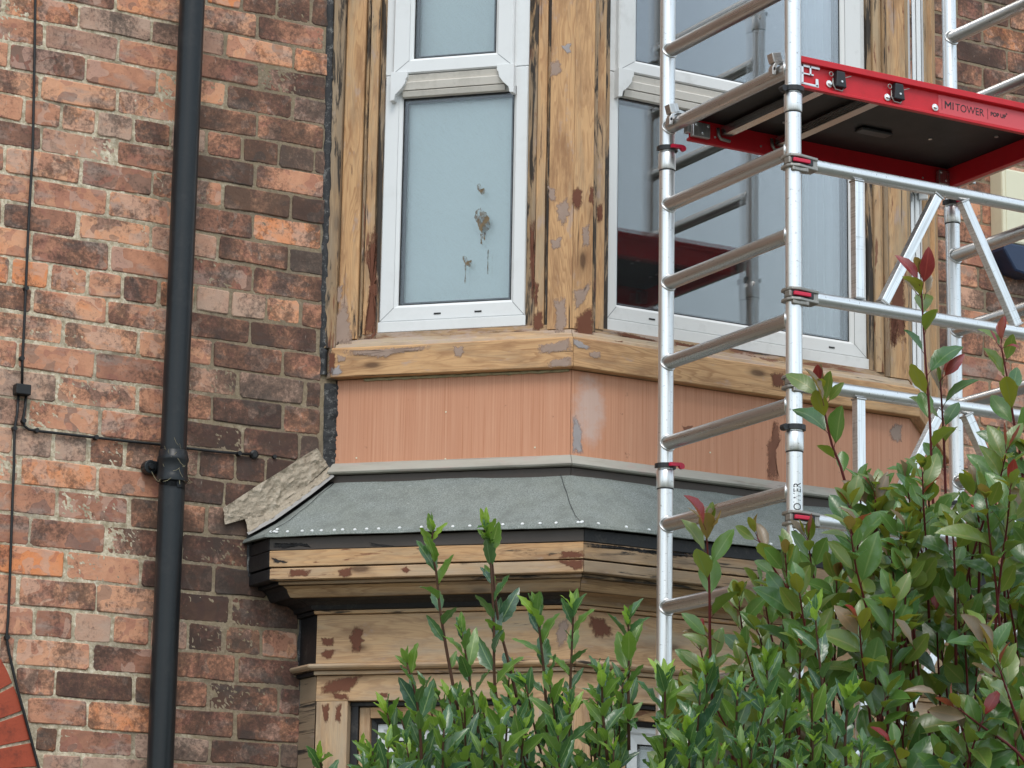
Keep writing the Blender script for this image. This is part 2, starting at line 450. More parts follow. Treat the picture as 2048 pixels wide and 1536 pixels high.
M['room'] = make_plain('dark_room', (0.02, 0.02, 0.024), 0.9, var=0.1)
M['caulk'] = make_plain('tarry_caulk', (0.018, 0.018, 0.02), 0.55, var=0.3, scale=40, bump=1.0, dirt=(0.5, 0.49, 0.46, 0.5))
M['black_text'] = make_plain('black_print', (0.02, 0.018, 0.02), 0.5, var=0.0)
M['label_pink'] = make_plain('faded_red_label', (0.62, 0.085, 0.10), 0.45, var=0.1, scale=25)
M['grass'] = make_plain('garden_ground', (0.11, 0.11, 0.085), 0.95, var=0.3, scale=3, bump=0.5)
M['paving'] = make_plain('grey_paving', (0.19, 0.18, 0.165), 0.9, var=0.2, scale=4, bump=0.3)

def make_felt():
    t = NT('green_mineral_felt')
    v = t.n('TexCoord').outputs['Object']
    n1 = t.noise(v, 260, 3, 0.7); n2 = t.noise(v, 7, 5, 0.6); n3 = t.noise(t.mapping(v, (4, 1, 3), (1, 1, 3)), 30, 4, 0.6)
    c = t.ramp(n1, [(0.3, (0.12, 0.137, 0.127)), (0.52, (0.225, 0.248, 0.235)), (0.72, (0.38, 0.405, 0.385))])
    c = t.mix(t.math('MULTIPLY', t.ramp(n2, [(0.4, 0), (0.65, 1)]), 0.3), c, (0.20, 0.215, 0.18))
    run = t.noise(t.mapping(v, (1, 2, 3), (14, 14, 1.2)), 1.0, 5, 0.6)
    c = t.mix(t.ramp(run, [(0.48, 0), (0.72, 0.55)]), c, (0.13, 0.14, 0.13))
    c = t.mix(t.ramp(n3, [(0.70, 0), (0.76, 0.6)]), c, (0.5, 0.53, 0.5))
    return t.done(t.pbr(c, 0.9, normal=t.bump(n1, 0.6, 0.002), spec=0.2))
M['felt'] = make_felt()

def make_panel():
    # ply panel brushed with orange primer: fine vertical brush lines, rubbed grey area beside the corner
    t = NT('orange_primed_panel')
    v = t.uvseed()
    st = t.noise(t.mapping(v, (0, 0, 0), (230, 2.6, 1)), 1.0, 4, 0.65)
    st2 = t.noise(t.mapping(v, (3, 4, 0), (80, 0.9, 1)), 1.0, 3, 0.6)
    b = t.noise(t.mapping(v, (1, 1, 0), (5, 5, 1)), 1.0, 4, 0.6)
    c = t.ramp(t.math('ADD', t.math('MULTIPLY', st, 0.76), t.math('MULTIPLY', st2, 0.24)), [(0.3, (0.44, 0.175, 0.085)), (0.45, (0.54, 0.25, 0.145)), (0.58, (0.585, 0.29, 0.175)), (0.75, (0.65, 0.365, 0.235))])
    c = t.mix(t.math('MULTIPLY', t.ramp(b, [(0.4, 0), (0.75, 1)]), 0.35), c, (0.50, 0.245, 0.15))
    dk = t.noise(t.mapping(v, (9, 2, 0), (28, 28, 1)), 1.0, 5, 0.62)
    c = t.mix(t.ramp(dk, [(0.68, 0), (0.76, 0.7)]), c, (0.20, 0.07, 0.04))
    # rubbed filler haze
    s = t.n('SeparateXYZ', {'Vector': t.n('TexCoord').outputs['UV']}).outputs
    ex = t.math('DIVIDE', t.math('SUBTRACT', s[0], 0.062), 0.085); ey = t.math('DIVIDE', t.math('SUBTRACT', s[1], 0.145), 0.16)
    el = t.math('ADD', t.math('MULTIPLY', ex, ex), t.math('MULTIPLY', ey, ey))
    hz = t.math('MULTIPLY', t.ramp(t.math('ADD', el, t.math('MULTIPLY', dk, 0.9)), [(0.55, 1), (1.0, 0)]), t.attr('rubbed'))
    c = t.mix(t.math('MULTIPLY', hz, 0.7), c, (0.55, 0.43, 0.385))
    return t.done(t.pbr(c, 0.55, normal=t.bump(st, 0.3, 0.001), spec=0.35))
M['panel'] = make_panel()

def make_glass():
    t = NT('window_glass')
    v = t.n('TexCoord').outputs['Object']
    fr = t.n('Fresnel', {'IOR': 1.5}).outputs[0]
    gl = t.n('BsdfGlossy', {'Color': (1, 1, 1, 1), 'Roughness': 0.0}).outputs[0]
    tr = t.n('BsdfTransparent', {'Color': (0.985, 0.995, 0.992, 1)}).outputs[0]
    mx = t.n('MixShader', {0: fr, 1: tr, 2: gl}).outputs[0]
    # dust film
    d = t.ramp(t.noise(v, 160, 4, 0.7), [(0.5, 0.0), (0.85, 0.05)])
    df = t.n('BsdfDiffuse', {'Color': (0.5, 0.5, 0.47, 1)}).outputs[0]
    return t.done(t.n('MixShader', {0: d, 1: mx, 2: df}).outputs[0])
M['glass'] = make_glass()

def make_mud():
    t = NT('mud_splash')
    v = t.n('TexCoord').outputs['Object']
    a = t.ramp(t.noise(t.mapping(v, (0, 0, 0), (1, 1, 0.5)), 70, 5, 0.7), [(0.42, 0), (0.55, 1)])
    c = t.ramp(t.noise(v, 40, 4, 0.6), [(0.3, (0.11, 0.07, 0.035)), (0.7, (0.2, 0.14, 0.075))])
    return t.done(t.n('MixShader', {0: a, 1: t.n('BsdfTransparent').outputs[0], 2: t.pbr(c, 0.8)}).outputs[0])
M['mud'] = make_mud()

def make_tape():
    t = NT('crumpled_flashing_tape')
    v = t.n('TexCoord').outputs['Object']
    n = t.noise(v, 14, 6, 0.7, 1.5); n2 = t.noise(v, 45, 4, 0.6, 2.0)
    c = t.ramp(n, [(0.3, (0.25, 0.20, 0.145)), (0.55, (0.40, 0.335, 0.255)), (0.8, (0.50, 0.44, 0.36))])
    return t.done(t.pbr(c, 0.5, 0.15, t.bump(t.math('ADD', n, t.math('MULTIPLY', n2, 0.6)), 0.9, 0.008), 0.5))
M['tape'] = make_tape()
M['lead'] = make_plain('lead_edge', (0.42, 0.41, 0.40), 0.45, 0.3, var=0.2, scale=25, bump=0.4)

def make_leaf(name, top, under, rib, gloss=0.32, transl=0.22):
    t = NT(name)
    uv = t.n('TexCoord').outputs['UV']
    s = t.n('SeparateXYZ', {'Vector': uv}).outputs
    oi = t.n('ObjectInfo').outputs['Random']
    n1 = t.noise(t.n('NewGeometry').outputs['Position'], 22, 4, 0.6)
    c = t.mix(t.math('MULTIPLY', n1, 0.7), top, (top[0]*0.5, top[1]*0.6, top[2]*0.55))
    c = t.mix(t.math('MULTIPLY', oi, 0.5), c, (top[0]*1.3+0.01, top[1]*1.2, top[2]*0.7))
    bf = t.n('NewGeometry').outputs['Backfacing']
    c = t.mix(bf, c, under)
    au = t.math('ABSOLUTE', t.math('SUBTRACT', s[0], 0.5))
    mid = t.ramp(au, [(0.022, 1), (0.05, 0)])
    veins = t.math('FRACT', t.math('MULTIPLY', t.math('SUBTRACT', s[1], t.math('MULTIPLY', au, 0.45)), 9.0))
    vm = t.ramp(veins, [(0.0, 1), (0.09, 0), (0.93, 0), (1.0, 1)])
    c = t.mix(t.math('MULTIPLY', vm, 0.22), c, rib)
    c = t.mix(t.math('MULTIPLY', mid, 0.75), c, rib)
    edge = t.ramp(au, [(0.45, 0), (0.5, 0.5)])
    c = t.mix(edge, c, rib)
    nb = t.bump(t.math('ADD', t.math('MULTIPLY', vm, -0.4), t.math('MULTIPLY', n1, 0.6)), 0.25, 0.002)
    p = t.pbr(c, t.math('ADD', gloss, t.math('MULTIPLY', bf, 0.25)), 0, nb, 0.75)
    tr = t.n('BsdfTranslucent', {'Color': t.mix(0.5, c, (under[0]*1.6, under[1]*1.7, under[2]*0.8))}).outputs[0]
    return t.done(t.n('MixShader', {0: transl, 1: p, 2: tr}).outputs[0])
LAUREL = [make_leaf('laurel_leaf_dark', (0.034, 0.100, 0.058), (0.10, 0.19, 0.06), (0.24, 0.34, 0.15), 0.22, 0.18),
          make_leaf('laurel_leaf_mid', (0.056, 0.145, 0.060), (0.14, 0.26, 0.06), (0.28, 0.39, 0.15), 0.23, 0.24),
          make_leaf('laurel_leaf_green', (0.12, 0.235, 0.042), (0.20, 0.34, 0.055), (0.34, 0.46, 0.14), 0.32, 0.3),
          make_leaf('laurel_leaf_young', (0.26, 0.42, 0.05), (0.29, 0.46, 0.07), (0.42, 0.54, 0.16), 0.35, 0.35)]
PHOT = [make_leaf('photinia_leaf_dark', (0.055, 0.145, 0.045), (0.14, 0.20, 0.042), (0.14, 0.23, 0.08), 0.24, 0.25),
        make_leaf('photinia_leaf_mid', (0.095, 0.21, 0.052), (0.22, 0.275, 0.045), (0.2, 0.3, 0.09), 0.24, 0.28),
        make_leaf('photinia_leaf_olive', (0.13, 0.205, 0.045), (0.27, 0.27, 0.035), (0.26, 0.27, 0.08), 0.28, 0.3),
        make_leaf('photinia_leaf_bronze', (0.21, 0.15, 0.095), (0.28, 0.19, 0.055), (0.3, 0.18, 0.09), 0.33, 0.28),
        make_leaf('photinia_leaf_red', (0.25, 0.020, 0.028), (0.34, 0.08, 0.05), (0.36, 0.06, 0.05), 0.3, 0.25)]
M['stem_red'] = make_plain('red_stem', (0.13, 0.018, 0.02), 0.45, var=0.3, scale=30, bump=0.3)
M['stem_brown'] = make_plain('brown_stem', (0.11, 0.05, 0.03), 0.6, var=0.3, scale=30, bump=0.4)

# ================================================================== THE SETTING
g = MB(); g.aabox(-60, 60, -70, 40, -0.3, -0.012)
o = part('ground', g, M['grass']); o['kind'] = 'structure'; o['label'] = 'bare garden ground in front of the house'
g = MB(); g.aabox(1.6, 7.5, -2.1, -0.0, -0.2, 0.0)
o = part('paving', g, M['paving']); o['kind'] = 'structure'; o['label'] = 'grey paving at the foot of the house wall'

# ================================================================== HOUSE WALL
wall = empty('house_wall', (3.2, 0, 0), 'weathered red and purple brick house wall with pale lime mortar joints', 'wall')
Z0 = 4.667; CRS = 0.083
ROWZ = {-1: 4.733, 0: 4.648, 1: 4.570, 2: 4.492, 3: 4.4085, 4: 4.331, 5: 4.2485, 6: 4.172, 7: 4.093, 8: 4.007, 9: 3.926, 10: 3.847, 11: 3.753, 12: 3.683, 13: 3.594, 14: 3.517,
        15: 3.425, 16: 3.347, 17: 3.256, 18: 3.177, 19: 3.092, 20: 3.000, 21: 2.915, 22: 2.829, 23: 2.739, 24: 2.656, 25: 2.573, 26: 2.490, 27: 2.408}
def rowz(r):
    return ROWZ.get(r, Z0-CRS*r)
PERP = {-1: [3.398, 3.516], 0: [2.986, 3.456], 1: [2.636, 2.874, 3.105, 3.349, 3.582], 2: [2.768, 3.001, 3.465], 3: [2.661, 2.901, 3.132, 3.359, 3.583], 4: [2.764, 3.005, 3.465],
        5: [2.716, 2.831, 2.945, 3.064, 3.302, 3.42], 6: [2.776, 3.012, 3.468], 7: [2.67, 2.904, 3.132, 3.36, 3.589], 8: [2.759, 2.994, 3.464], 9: [2.672, 2.902, 3.135, 3.353, 3.59],
        10: [2.762, 3.008, 3.473], 11: [2.703, 2.824, 2.943, 3.053, 3.167, 3.4, 3.519, 3.634], 12: [2.777, 3.007, 3.468], 13: [2.877, 3.112, 3.349, 3.58], 14: [2.74, 2.979, 3.436, 3.657],
        15: [2.865, 3.115, 3.356, 3.586], 16: [2.78, 3.004, 3.459, 3.644], 17: [2.744, 2.861, 2.971, 3.084, 3.319, 3.438, 3.536], 18: [2.765, 3.002, 3.405], 19: [2.881, 3.108, 3.351],
        20: [2.806, 3.039], 21: [2.919, 3.153, 3.382], 22: [2.78, 3.018, 3.439], 23: [2.833, 2.952, 3.071, 3.307, 3.424, 3.545], 24: [2.783, 3.011, 3.469], 25: [2.907, 3.147, 3.378, 3.608],
        26: [3.009, 3.47], 27: [2.925, 3.155, 3.391, 3.617]}
HEADER = {-1, 5, 11, 17, 23, 29, -7}
def perps(r, x0, x1):
    pitch = 0.118 if r in HEADER else 0.234
    known = sorted(PERP.get(r, [2.77 + (0.117 if r % 2 else 0) + rnd.uniform(-0.01, 0.01)]))
    xs = [known[0]]
    for k in known[1:]:
        gap = k-xs[-1]; n = max(1, round(gap/pitch))
        for i in range(1, n): xs.append(xs[-1]+gap/n)
        xs.append(k)
    while xs[0] > x0: xs.insert(0, xs[0]-pitch+rnd.uniform(-0.006, 0.006))
    while xs[-1] < x1: xs.append(xs[-1]+pitch+rnd.uniform(-0.006, 0.006))
    return xs
# the arch ring bottom left: outer curve in wall coordinates
ARC_PX = [(-60, 1235), (-25, 1272), (0, 1312), (25, 1362), (48, 1425), (68, 1490), (78, 1536), (86, 1580), (90, 1640)]
ARC = [on_wall(*p) for p in ARC_PX]
def arc_x(z):
    if z > ARC[0].z: return None
    for a, b in zip(ARC, ARC[1:]):
        if b.z <= z <= a.z:
            return a.x+(b.x-a.x)*(a.z-z)/(a.z-b.z)
    return ARC[-1].x
BR = random.Random(21)
def brick(x0, x1, z0, z1, soot, tone, ash=0.0, bucket=None):
    gap = 0.0048
    x0 += gap+BR.uniform(-.0015, .0015); x1 -= gap+BR.uniform(-.0015, .0015); z0 += gap*0.85+BR.uniform(-.0012, .0012); z1 -= gap*0.85+BR.uniform(-.0012, .0012)
    if x1-x0 < 0.02: return
    c = min(0.006, (x1-x0)*0.2)
    xm = (x0+x1)/2
    j = lambda a=0.0024: BR.uniform(-a, a)
    ring = [(x0+c+j(), z0+j()), (xm+j(.01), z0+j()), (x1-c+j(), z0+j()), (x1+j(), z0+c+j()), (x1+j(), z1-c+j()), (x1-c+j(), z1+j()), (xm+j(.01), z1+j()), (x0+c+j(), z1+j()), (x0+j(), z1-c+j()), (x0+j(), z0+c+j())]
    yf = -0.0048+BR.uniform(-0.002, 0.0022); ins = 0.0026
    cx, cz = xm, (z0+z1)/2
    tilt = BR.uniform(-0.0012, 0.0012)
    inner = []
    for (x, z) in ring:
        inner.append((x-ins*(1 if x > cx else -1)*(0 if abs(x-cx) < 0.02 else 1)+j(.0008), z-ins*(1 if z > cz else -1)+j(.0008)))
    mb = MB(); n = len(ring)
    mb.v = [Vector((x, 0.03, z)) for x, z in ring]+[Vector((x, yf+0.0022, z)) for x, z in ring]+[Vector((x, yf+tilt*(x-cx)/0.1, z)) for x, z in inner]
    for L in (0, n):
        for k in range(n):
            k2 = (k+1) % n
            mb.f.append((L+k, L+k2, L+n+k2, L+n+k)); mb.uv.append([(0, 0)]*4); mb.mi.append(0)
    mb.f.append(tuple(2*n+k for k in range(n))); mb.uv.append([(0, 0)]*n); mb.mi.append(0)
    if bucket is not None:
        b0 = len(bucket.v); bucket.v += mb.v
        for f_ in mb.f: bucket.f.append(tuple(b0+q for q in f_))
        bucket.uv += mb.uv; bucket.mi += mb.mi
        return
    part('brick', mb, M['brick'], wall, origin=Vector((cx, 0, cz)), seed=BR.random(), soot=soot, tone=tone, ash=ash)
NOTED = [(15, 545, .98, .0), (68, 550, .98, .0), (600, 130, .8, .35), (590, 465, .9, .2), (420, 10, .95, .1), (570, 630, .8, .1), (180, 610, .8, .1), (110, 205, .7, .0), (160, 210, .6, .0), (225, 570, .62, 0), (150, 455, .3, .3),
         (470, 15, 1.5, 0), (100, 890, 1.5, .1), (135, 905, 1.45, .2), (440, 590, 1.3, .2), (510, 600, 1.4, .1), (235, 245, 1.25, .15), (200, 1255, 1.3, .2), (555, 1290, .7, .1), (620, 180, .3, .8), (480, 215, .4, .75), (570, 235, .4, .8), (430, 350, .4, .85), (610, 345, .5, .3),
         (420, 880, .3, .95), (540, 885, .3, .95), (440, 985, .3, 1.0), (420, 1080, .3, .95), (450, 1110, .3, .95), (420, 1180, .3, .8), (190, 1350, .35, .85), (110, 1370, .35, .6), (60, 620, .5, .4), (110, 660, .7, .15), (60, 440, .6, .2), (540, 520, .5, .6), (560, 540, .45, .6), (430, 640, .4, .7), (560, 690, .4, .8), (250, 1060, .45, .7), (330, 980, .5, .5), (640, 890, .2, 1.0), (590, 950, .2, 1.0), (500, 960, .25, .9), (480, 1010, .2, 1.0)]
NOTED = [(on_wall(a, b).x, on_wall(a, b).z, c, d) for a, b, c, d in NOTED]
def noted(x0, x1, z0, z1):
    for x, z, c, d in NOTED:
        if x0 <= x <= x1 and z0 <= z <= z1: return c, d
def soot_at(x, z):
    s = 0.08
    s += 0.58*max(0, min(1, (x-3.1)/0.5))
    s += 0.75*max(0, 1-abs(z-3.02)/0.42)*max(0, min(1, (x-3.0)/0.35))
    return s
for r in range(-2, 29):
    z1 = (rowz(r)+rowz(r-1))/2; z0 = (rowz(r)+rowz(r+1))/2; zc = (z0+z1)/2
    lim = 3.715 if zc > 3.05 else (3.56 if zc > 2.9 else 3.68)
    xs = perps(r, 2.42, lim)
    for a, b in zip(xs, xs[1:]):
        if a >= lim-0.02: break
        b = min(b, lim)
        ax = arc_x(zc)
        if ax is not None:
            ax += 0.008
            if b < ax+0.03: continue
            a = max(a, ax)
        if b-a < 0.03: continue
        cx = (a+b)/2
        nt_ = noted(a, b, z0, z1)
        BRt = BR.gauss(0.52 - 0.16*max(0, min(1, (cx-3.2)/0.4)) - (0.10 if zc < 2.8 else 0), 0.22)
        ash_ = BR.uniform(0.35, 0.9) if BR.random() < 0.16 else 0.0
        st_ = max(0, soot_at(cx, zc)+BR.gauss(0, 0.22)); BRt = max(0.05, min(1, BRt))
        if nt_:
            BRt, st_ = nt_; ash_ = 0.0
            if BRt > 1: ash_ = 0.85; BRt = 0.65
        brick(a, b, z0, z1, st_, BRt, ash_)
for r in range(-11, 14):
    z1 = (rowz(r)+rowz(r-1))/2; z0 = (rowz(r)+rowz(r+1))/2
    xs = perps(r, 6.02, 6.62)
    xs = [x for x in xs if x > 5.9]
    for a, b in zip(xs, xs[1:]):
        a = max(a, 6.035)
        if b-a < 0.04: continue
        brick(a, b, z0, z1, max(0, 0.18+(0.25 if z1 > 4.9 else 0)+BR.gauss(0, 0.2)), max(0.05, min(1, BR.gauss(0.5 if z1 < 4.9 else 0.38, 0.18))))
# the same bond carried on past the edges of the picture, joined by colour
BUK = [MB() for _ in range(7)]
def field(r0, r1, xa_, xb_):
    for r in range(r0, r1):
        z1 = (rowz(r)+rowz(r-1))/2; z0 = (rowz(r)+rowz(r+1))/2
        xs = [x for x in perps(r, xa_, xb_) if xa_-0.2 < x < xb_+0.25]
        for a, b in zip(xs, xs[1:]):
            a = max(a, xa_); b = min(b, xb_)
            if b-a > 0.04: brick(a, b, z0, z1, 0, 0, 0, BR.choice(BUK))
field(-11, 34, 6.64, 7.9)
field(14, 34, 6.06, 6.64)
field(-11, -2, 1.7, 3.71)
field(-2, 20, 1.7, 2.36)
for mb_, (tn, so, ah) in zip(BUK, ((.3, .5, 0), (.45, .3, 0), (.6, .15, 0), (.7, .1, 0), (.5, .6, 0), (.9, .1, 0), (.6, .2, .7))):
    o = part('brick_courses', mb_, M['brick'], wall, seed=BR.random(), soot=so, tone=tn, ash=ah); o['kind'] = 'stuff'
pass  # print('BRICKS', sum(1 for o in wall.children if o.name.startswith('brick') and 'courses' not in o.name))
# mortar bed, struck unevenly; continues as plain wall beyond the bricks in view
mb = MB()
nx, nz = 260, 460
xa, xb, za, zb = 2.3, 3.83, 2.2, 5.0
P = []
for i in range(nx+1):
    row = []
    for k in range(nz+1):
        x = xa+(xb-xa)*i/nx; z = za+(zb-za)*k/nz
        d = mnoise.noise(Vector((x*30, 0, z*30)))*0.0011+mnoise.noise(Vector((x*130, 4, z*130)))*0.0019+mnoise.noise(Vector((x*60, 9, z*60)))*0.0009
        row.append((x, d-0.0020, z))
    P.append(row)
mb.grid(P[::-1])
part('mortar_bed', mb, M['mortar'], wall, smooth=True)
mb = MB()
xa, xb, za, zb = 5.98, 6.75, 3.0, 5.7
P = [[(xa+(xb-xa)*i/60, mnoise.noise(Vector(((xa+(xb-xa)*i/60)*40, 0, (za+(zb-za)*k/180)*40)))*0.003-0.001, za+(zb-za)*k/180) for k in range(181)] for i in range(61)]
mb.grid(P[::-1])
part('mortar_bed', mb, M['mortar'], wall, smooth=True)
mb = MB()
mb.aabox(-6, 12, 0.012, 0.30, -0.3, 7.5)
part('wall_core', mb, M['mortar'], wall)
# red rubbed arch bricks
cen = on_wall(-330, 1560)
def arch_pt(px, py, d, y):
    p = on_wall(px, py); r = (p-cen); r.y = 0; r.normalize()
    q = p-r*d; q.y = y
    return q
AJ = [(-42, 1250), (0, 1312), (27, 1368), (46, 1424), (64, 1482), (77, 1536), (86, 1585)]
for a, b in zip(AJ, AJ[1:]):
    mb = MB()
    def pt(t, d, y):
        px = a[0]+(b[0]-a[0])*t; py = a[1]+(b[1]-a[1])*t
        return arch_pt(px, py, d, y)
    e = 0.06
    fr = [pt(e, 0.004, -0.007), pt(0.5, 0.002, -0.007), pt(1-e, 0.004, -0.007), pt(1-e, 0.225, -0.007), pt(e, 0.225, -0.007)]
    bk = [Vector((p.x, 0.03, p.z)) for p in fr]
    mb.v = fr+bk
    n = 5
    for k in range(n): mb.f.append((k, (k+1) % n, n+(k+1) % n, n+k)); mb.uv.append([(0, 0)]*4); mb.mi.append(0)
    mb.f.append(tuple(range(n))[::-1]); mb.uv.append([(0, 0)]*n); mb.mi.append(0)
    part('arch_brick', mb, M['arch'], wall, bevel=0.0015)

# ================================================================== BAY WINDOW
XL = 3.75; CL = Vector((4.285, -0.535, 0)); CR = Vector((5.54, -0.535, 0))
S2 = math.sqrt(0.5)
FACES = {'L': (Vector((XL, 0, 0)), Vector((S2, -S2, 0)), Vector((-S2, -S2, 0)), 0.7566),
         'F': (CL, Vector((1, 0, 0)), Vector((0, -1, 0)), 1.255),
         'R': (CR, Vector((S2, S2, 0)), Vector((S2, -S2, 0)), 0.7566)}
def FP(f, s, o_, z):
    p0, t, n, L = FACES[f]
    q = p0+t*s+n*o_; q.z = z
    return q
RETS = [(-0.1, 3.855), (0.0, 3.762), (0.035, 3.729), (0.135, 3.6745), (0.17, 3.637), (0.29, 3.492), (0.35, 3.42)]
def ret_x(o_):
    # where the end returns of the mouldings stand: stepped in at the lower storey
    for a, b in zip(RETS, RETS[1:]):
        if a[0] <= o_ <= b[0]: return a[1]+(b[1]-a[1])*(o_-a[0])/(b[0]-a[0])
    return 3.76-o_
def plan(o_, straight=False):
    k = 0.41421
    xr = 3.745-(o_-0.022)*0.945 if straight else ret_x(o_)
    y1 = -(xr-XL+1.41421*o_)
    xr2 = 6.075-(xr-XL)
    return {'W0': Vector((xr, 0.0, 0)), 'P1': Vector((xr, y1, 0)), 'CL': Vector((CL.x-k*o_, CL.y-o_, 0)), 'CR': Vector((CR.x+k*o_, CR.y-o_, 0)), 'P4': Vector((xr2, y1, 0)), 'W5': Vector((xr2, 0.0, 0))}
SPAN = {'RL': ('W0', 'P1'), 'L': ('P1', 'CL'), 'F': ('CL', 'CR'), 'R': ('CR', 'P4'), 'RR': ('P4', 'W5')}
bay = empty('bay_window', (4.9, -0.3, 0), 'two storey canted bay window of stripped pine with white framed windows and felt skirt roof', 'bay window')
WR = random.Random(5)
def hboard(name, prof, face, mat, parent=None, seg=14, jit=0.0008, gap=0.0006, grey=0.35, black=0.2, primer=0.2, haze=0.3, bevel=0.0015, **kw):
    """sweep a closed (offset, z) profile between the mitres of one face of the bay"""
    a, b = SPAN[face]
    mb = MB(); n = len(prof)
    L = (plan(prof[0][0])[b]-plan(prof[0][0])[a]).length
    per = [0.0]
    for k in range(n):
        p, q = prof[k], prof[(k+1) % n]
        per.append(per[-1]+math.hypot(p[0]-q[0], p[1]-q[1]))
    sd_ = WR.random()
    rows = []
    for i in range(seg+1):
        t = i/seg
        row = []
        for (o_, z) in prof:
            P0, P1 = plan(o_)[a], plan(o_)[b]
            d = (P1-P0); dl = d.length
            tt = gap/dl+(1-2*gap/dl)*t
            q = P0+d*tt
            q.z = z+mnoise.noise(Vector((t*L*9, z*40, sd_*50)))*jit
            nn = Vector((d.y, -d.x, 0)).normalized()
            q += nn*(mnoise.noise(Vector((t*L*7, z*50, sd_*90)))*jit)
            row.append(q)
        rows.append(row)
    base = len(mb.v)
    for row in rows: mb.v += row
    for i in range(seg):
        for k in range(n):
            k2 = (k+1) % n
            mb.f.append((i*n+k, (i+1)*n+k, (i+1)*n+k2, i*n+k2))
            u0, u1 = L*i/seg, L*(i+1)/seg
            mb.uv.append([(u0, per[k]), (u1, per[k]), (u1, per[k+1]), (u0, per[k+1])]); mb.mi.append(0)
    mb.f.append(tuple(range(n))); mb.uv.append([(0, per[k]) for k in range(n)]); mb.mi.append(0)
    e = seg*n
    mb.f.append(tuple(e+k for k in range(n))[::-1]); mb.uv.append([(L, per[k]) for k in range(n)]); mb.mi.append(0)
    return part(name, mb, mat, parent or bay, bevel=bevel, seed=sd_, grey=grey, black=black, primer=primer, haze=haze, **kw)

def vboard(name, face, prof, z0, z1, mat, parent=None, seg=16, jit=0.0008, grey=0.35, black=0.2, primer=0.2, haze=0.3, bevel=0.0015, **kw):
    """sweep a closed (s, offset) profile upright on one face of the bay"""
    mb = MB(); n = len(prof); sd_ = WR.random()
    per = [0.0]
    for k in range(n):
        p, q = prof[k], prof[(k+1) % n]
        per.append(per[-1]+math.hypot(p[0]-q[0], p[1]-q[1]))
    for i in range(seg+1):
        z = z0+(z1-z0)*i/seg
        for (s, o_) in prof:
            q = FP(face, s+mnoise.noise(Vector((z*8, s*30, sd_*70)))*jit, o_+mnoise.noise(Vector((z*7, s*40, sd_*33)))*jit, z)
            mb.v.append(q)
    for i in range(seg):
        for k in range(n):
            k2 = (k+1) % n
            mb.f.append((i*n+k, i*n+k2, (i+1)*n+k2, (i+1)*n+k))
            u0, u1 = (z1-z0)*i/seg, (z1-z0)*(i+1)/seg
            mb.uv.append([(u0, per[k]), (u0, per[k+1]), (u1, per[k+1]), (u1, per[k])]); mb.mi.append(0)
    mb.f.append(tuple(range(n))[::-1]); mb.uv.append([(0, 0)]*n); mb.mi.append(0)
    e = seg*n
    mb.f.append(tuple(e+k for k in range(n))); mb.uv.append([(0, 0)]*n); mb.mi.append(0)
    return part(name, mb, mat, parent or bay, bevel=bevel, seed=sd_, grey=grey, black=black, primer=primer, haze=haze, **kw)

ZT = 5.75
def rect(o0, o1, z0, z1): return [(o0, z0), (o1, z0), (o1, z1), (o0, z1)]
def srect(s0, s1, o0, o1): return [(s0, o0), (s1, o0), (s1, o1), (s0, o1)]
# --- upper storey: boards either side of the windows
ms = 0.41421
vboard('scribe_mould', 'L', [(-0.0245, 0.026), (-0.020, 0.033), (-0.006, 0.032), (0.004, 0.020), (0.0095, 0.012), (0.0105, -0.05), (-0.02, -0.03)], 3.66, ZT, M['pine_dark'], grey=0.62, black=0.36, haze=0.3)
vboard('jamb_board', 'L', [(0.0115, -0.05), (0.0745, -0.05), (0.0745, -0.001), (0.070, 0.003), (0.016, 0.003), (0.0115, -0.001)], 3.692, ZT, M['pine'], grey=0.2, black=0.12, primer=0.12, haze=0.3)
vboard('jamb_bead', 'L', [(0.0775, -0.05), (0.086, -0.05), (0.086, -0.010), (0.082, -0.004), (0.0775, -0.008)], 3.70, ZT, M['pine_dark'], grey=0.5, black=0.42, primer=0.3)
vboard('architrave', 'L', srect(0.088, 0.1165, -0.06, -0.014), 3.708, ZT, M['pine'], grey=0.3, black=0.22, primer=0.2, haze=0.3)
vboard('staff_bead', 'L', [(0.1185, -0.06), (0.134, -0.06), (0.134, -0.026), (0.128, -0.019), (0.1185, -0.023)], 3.708, ZT, M['pine_dark'], grey=0.5, black=0.46, primer=0.28)
vboard('staff_bead', 'L', [(0.602, -0.06), (0.632, -0.06), (0.632, -0.02), (0.62, -0.019), (0.602, -0.028)], 3.708, ZT, M['pine_dark'], grey=0.5, black=0.40, primer=0.28)
vboard('architrave', 'L', srect(0.6345, 0.664, -0.06, -0.014), 3.708, ZT, M['pine'], grey=0.3, black=0.22, primer=0.2, haze=0.3)
vboard('groove_strip', 'L', srect(0.665, 0.6775, -0.06, -0.02), 3.70, ZT, M['pine_dark'], grey=0.5, black=0.52, primer=0.2)
vboard('corner_board', 'L', [(0.679, -0.05), (0.7566-0.05*ms, -0.05), (0.7562, 0.0), (0.679, 0.0)], 3.692, ZT, M['pine'], grey=0.15, black=0.1, primer=0.12, haze=0.27)
vboard('corner_board', 'F', [(0.05*ms, -0.05), (0.070, -0.05), (0.070, 0.0), (0.0004, 0.0)], 3.692, ZT, M['pine'], grey=0.15, black=0.1, primer=0.12, haze=0.27)
vboard('jamb_bead', 'F', [(0.0715, -0.05), (0.086, -0.05), (0.086, -0.012), (0.080, 0.003), (0.0715, -0.006)], 3.692, ZT, M['pine_dark'], grey=0.5, black=0.42)
vboard('architrave', 'F', srect(0.0875, 0.118, -0.06, -0.012), 3.705, ZT, M['pine'], grey=0.46, black=0.25, primer=0.22)
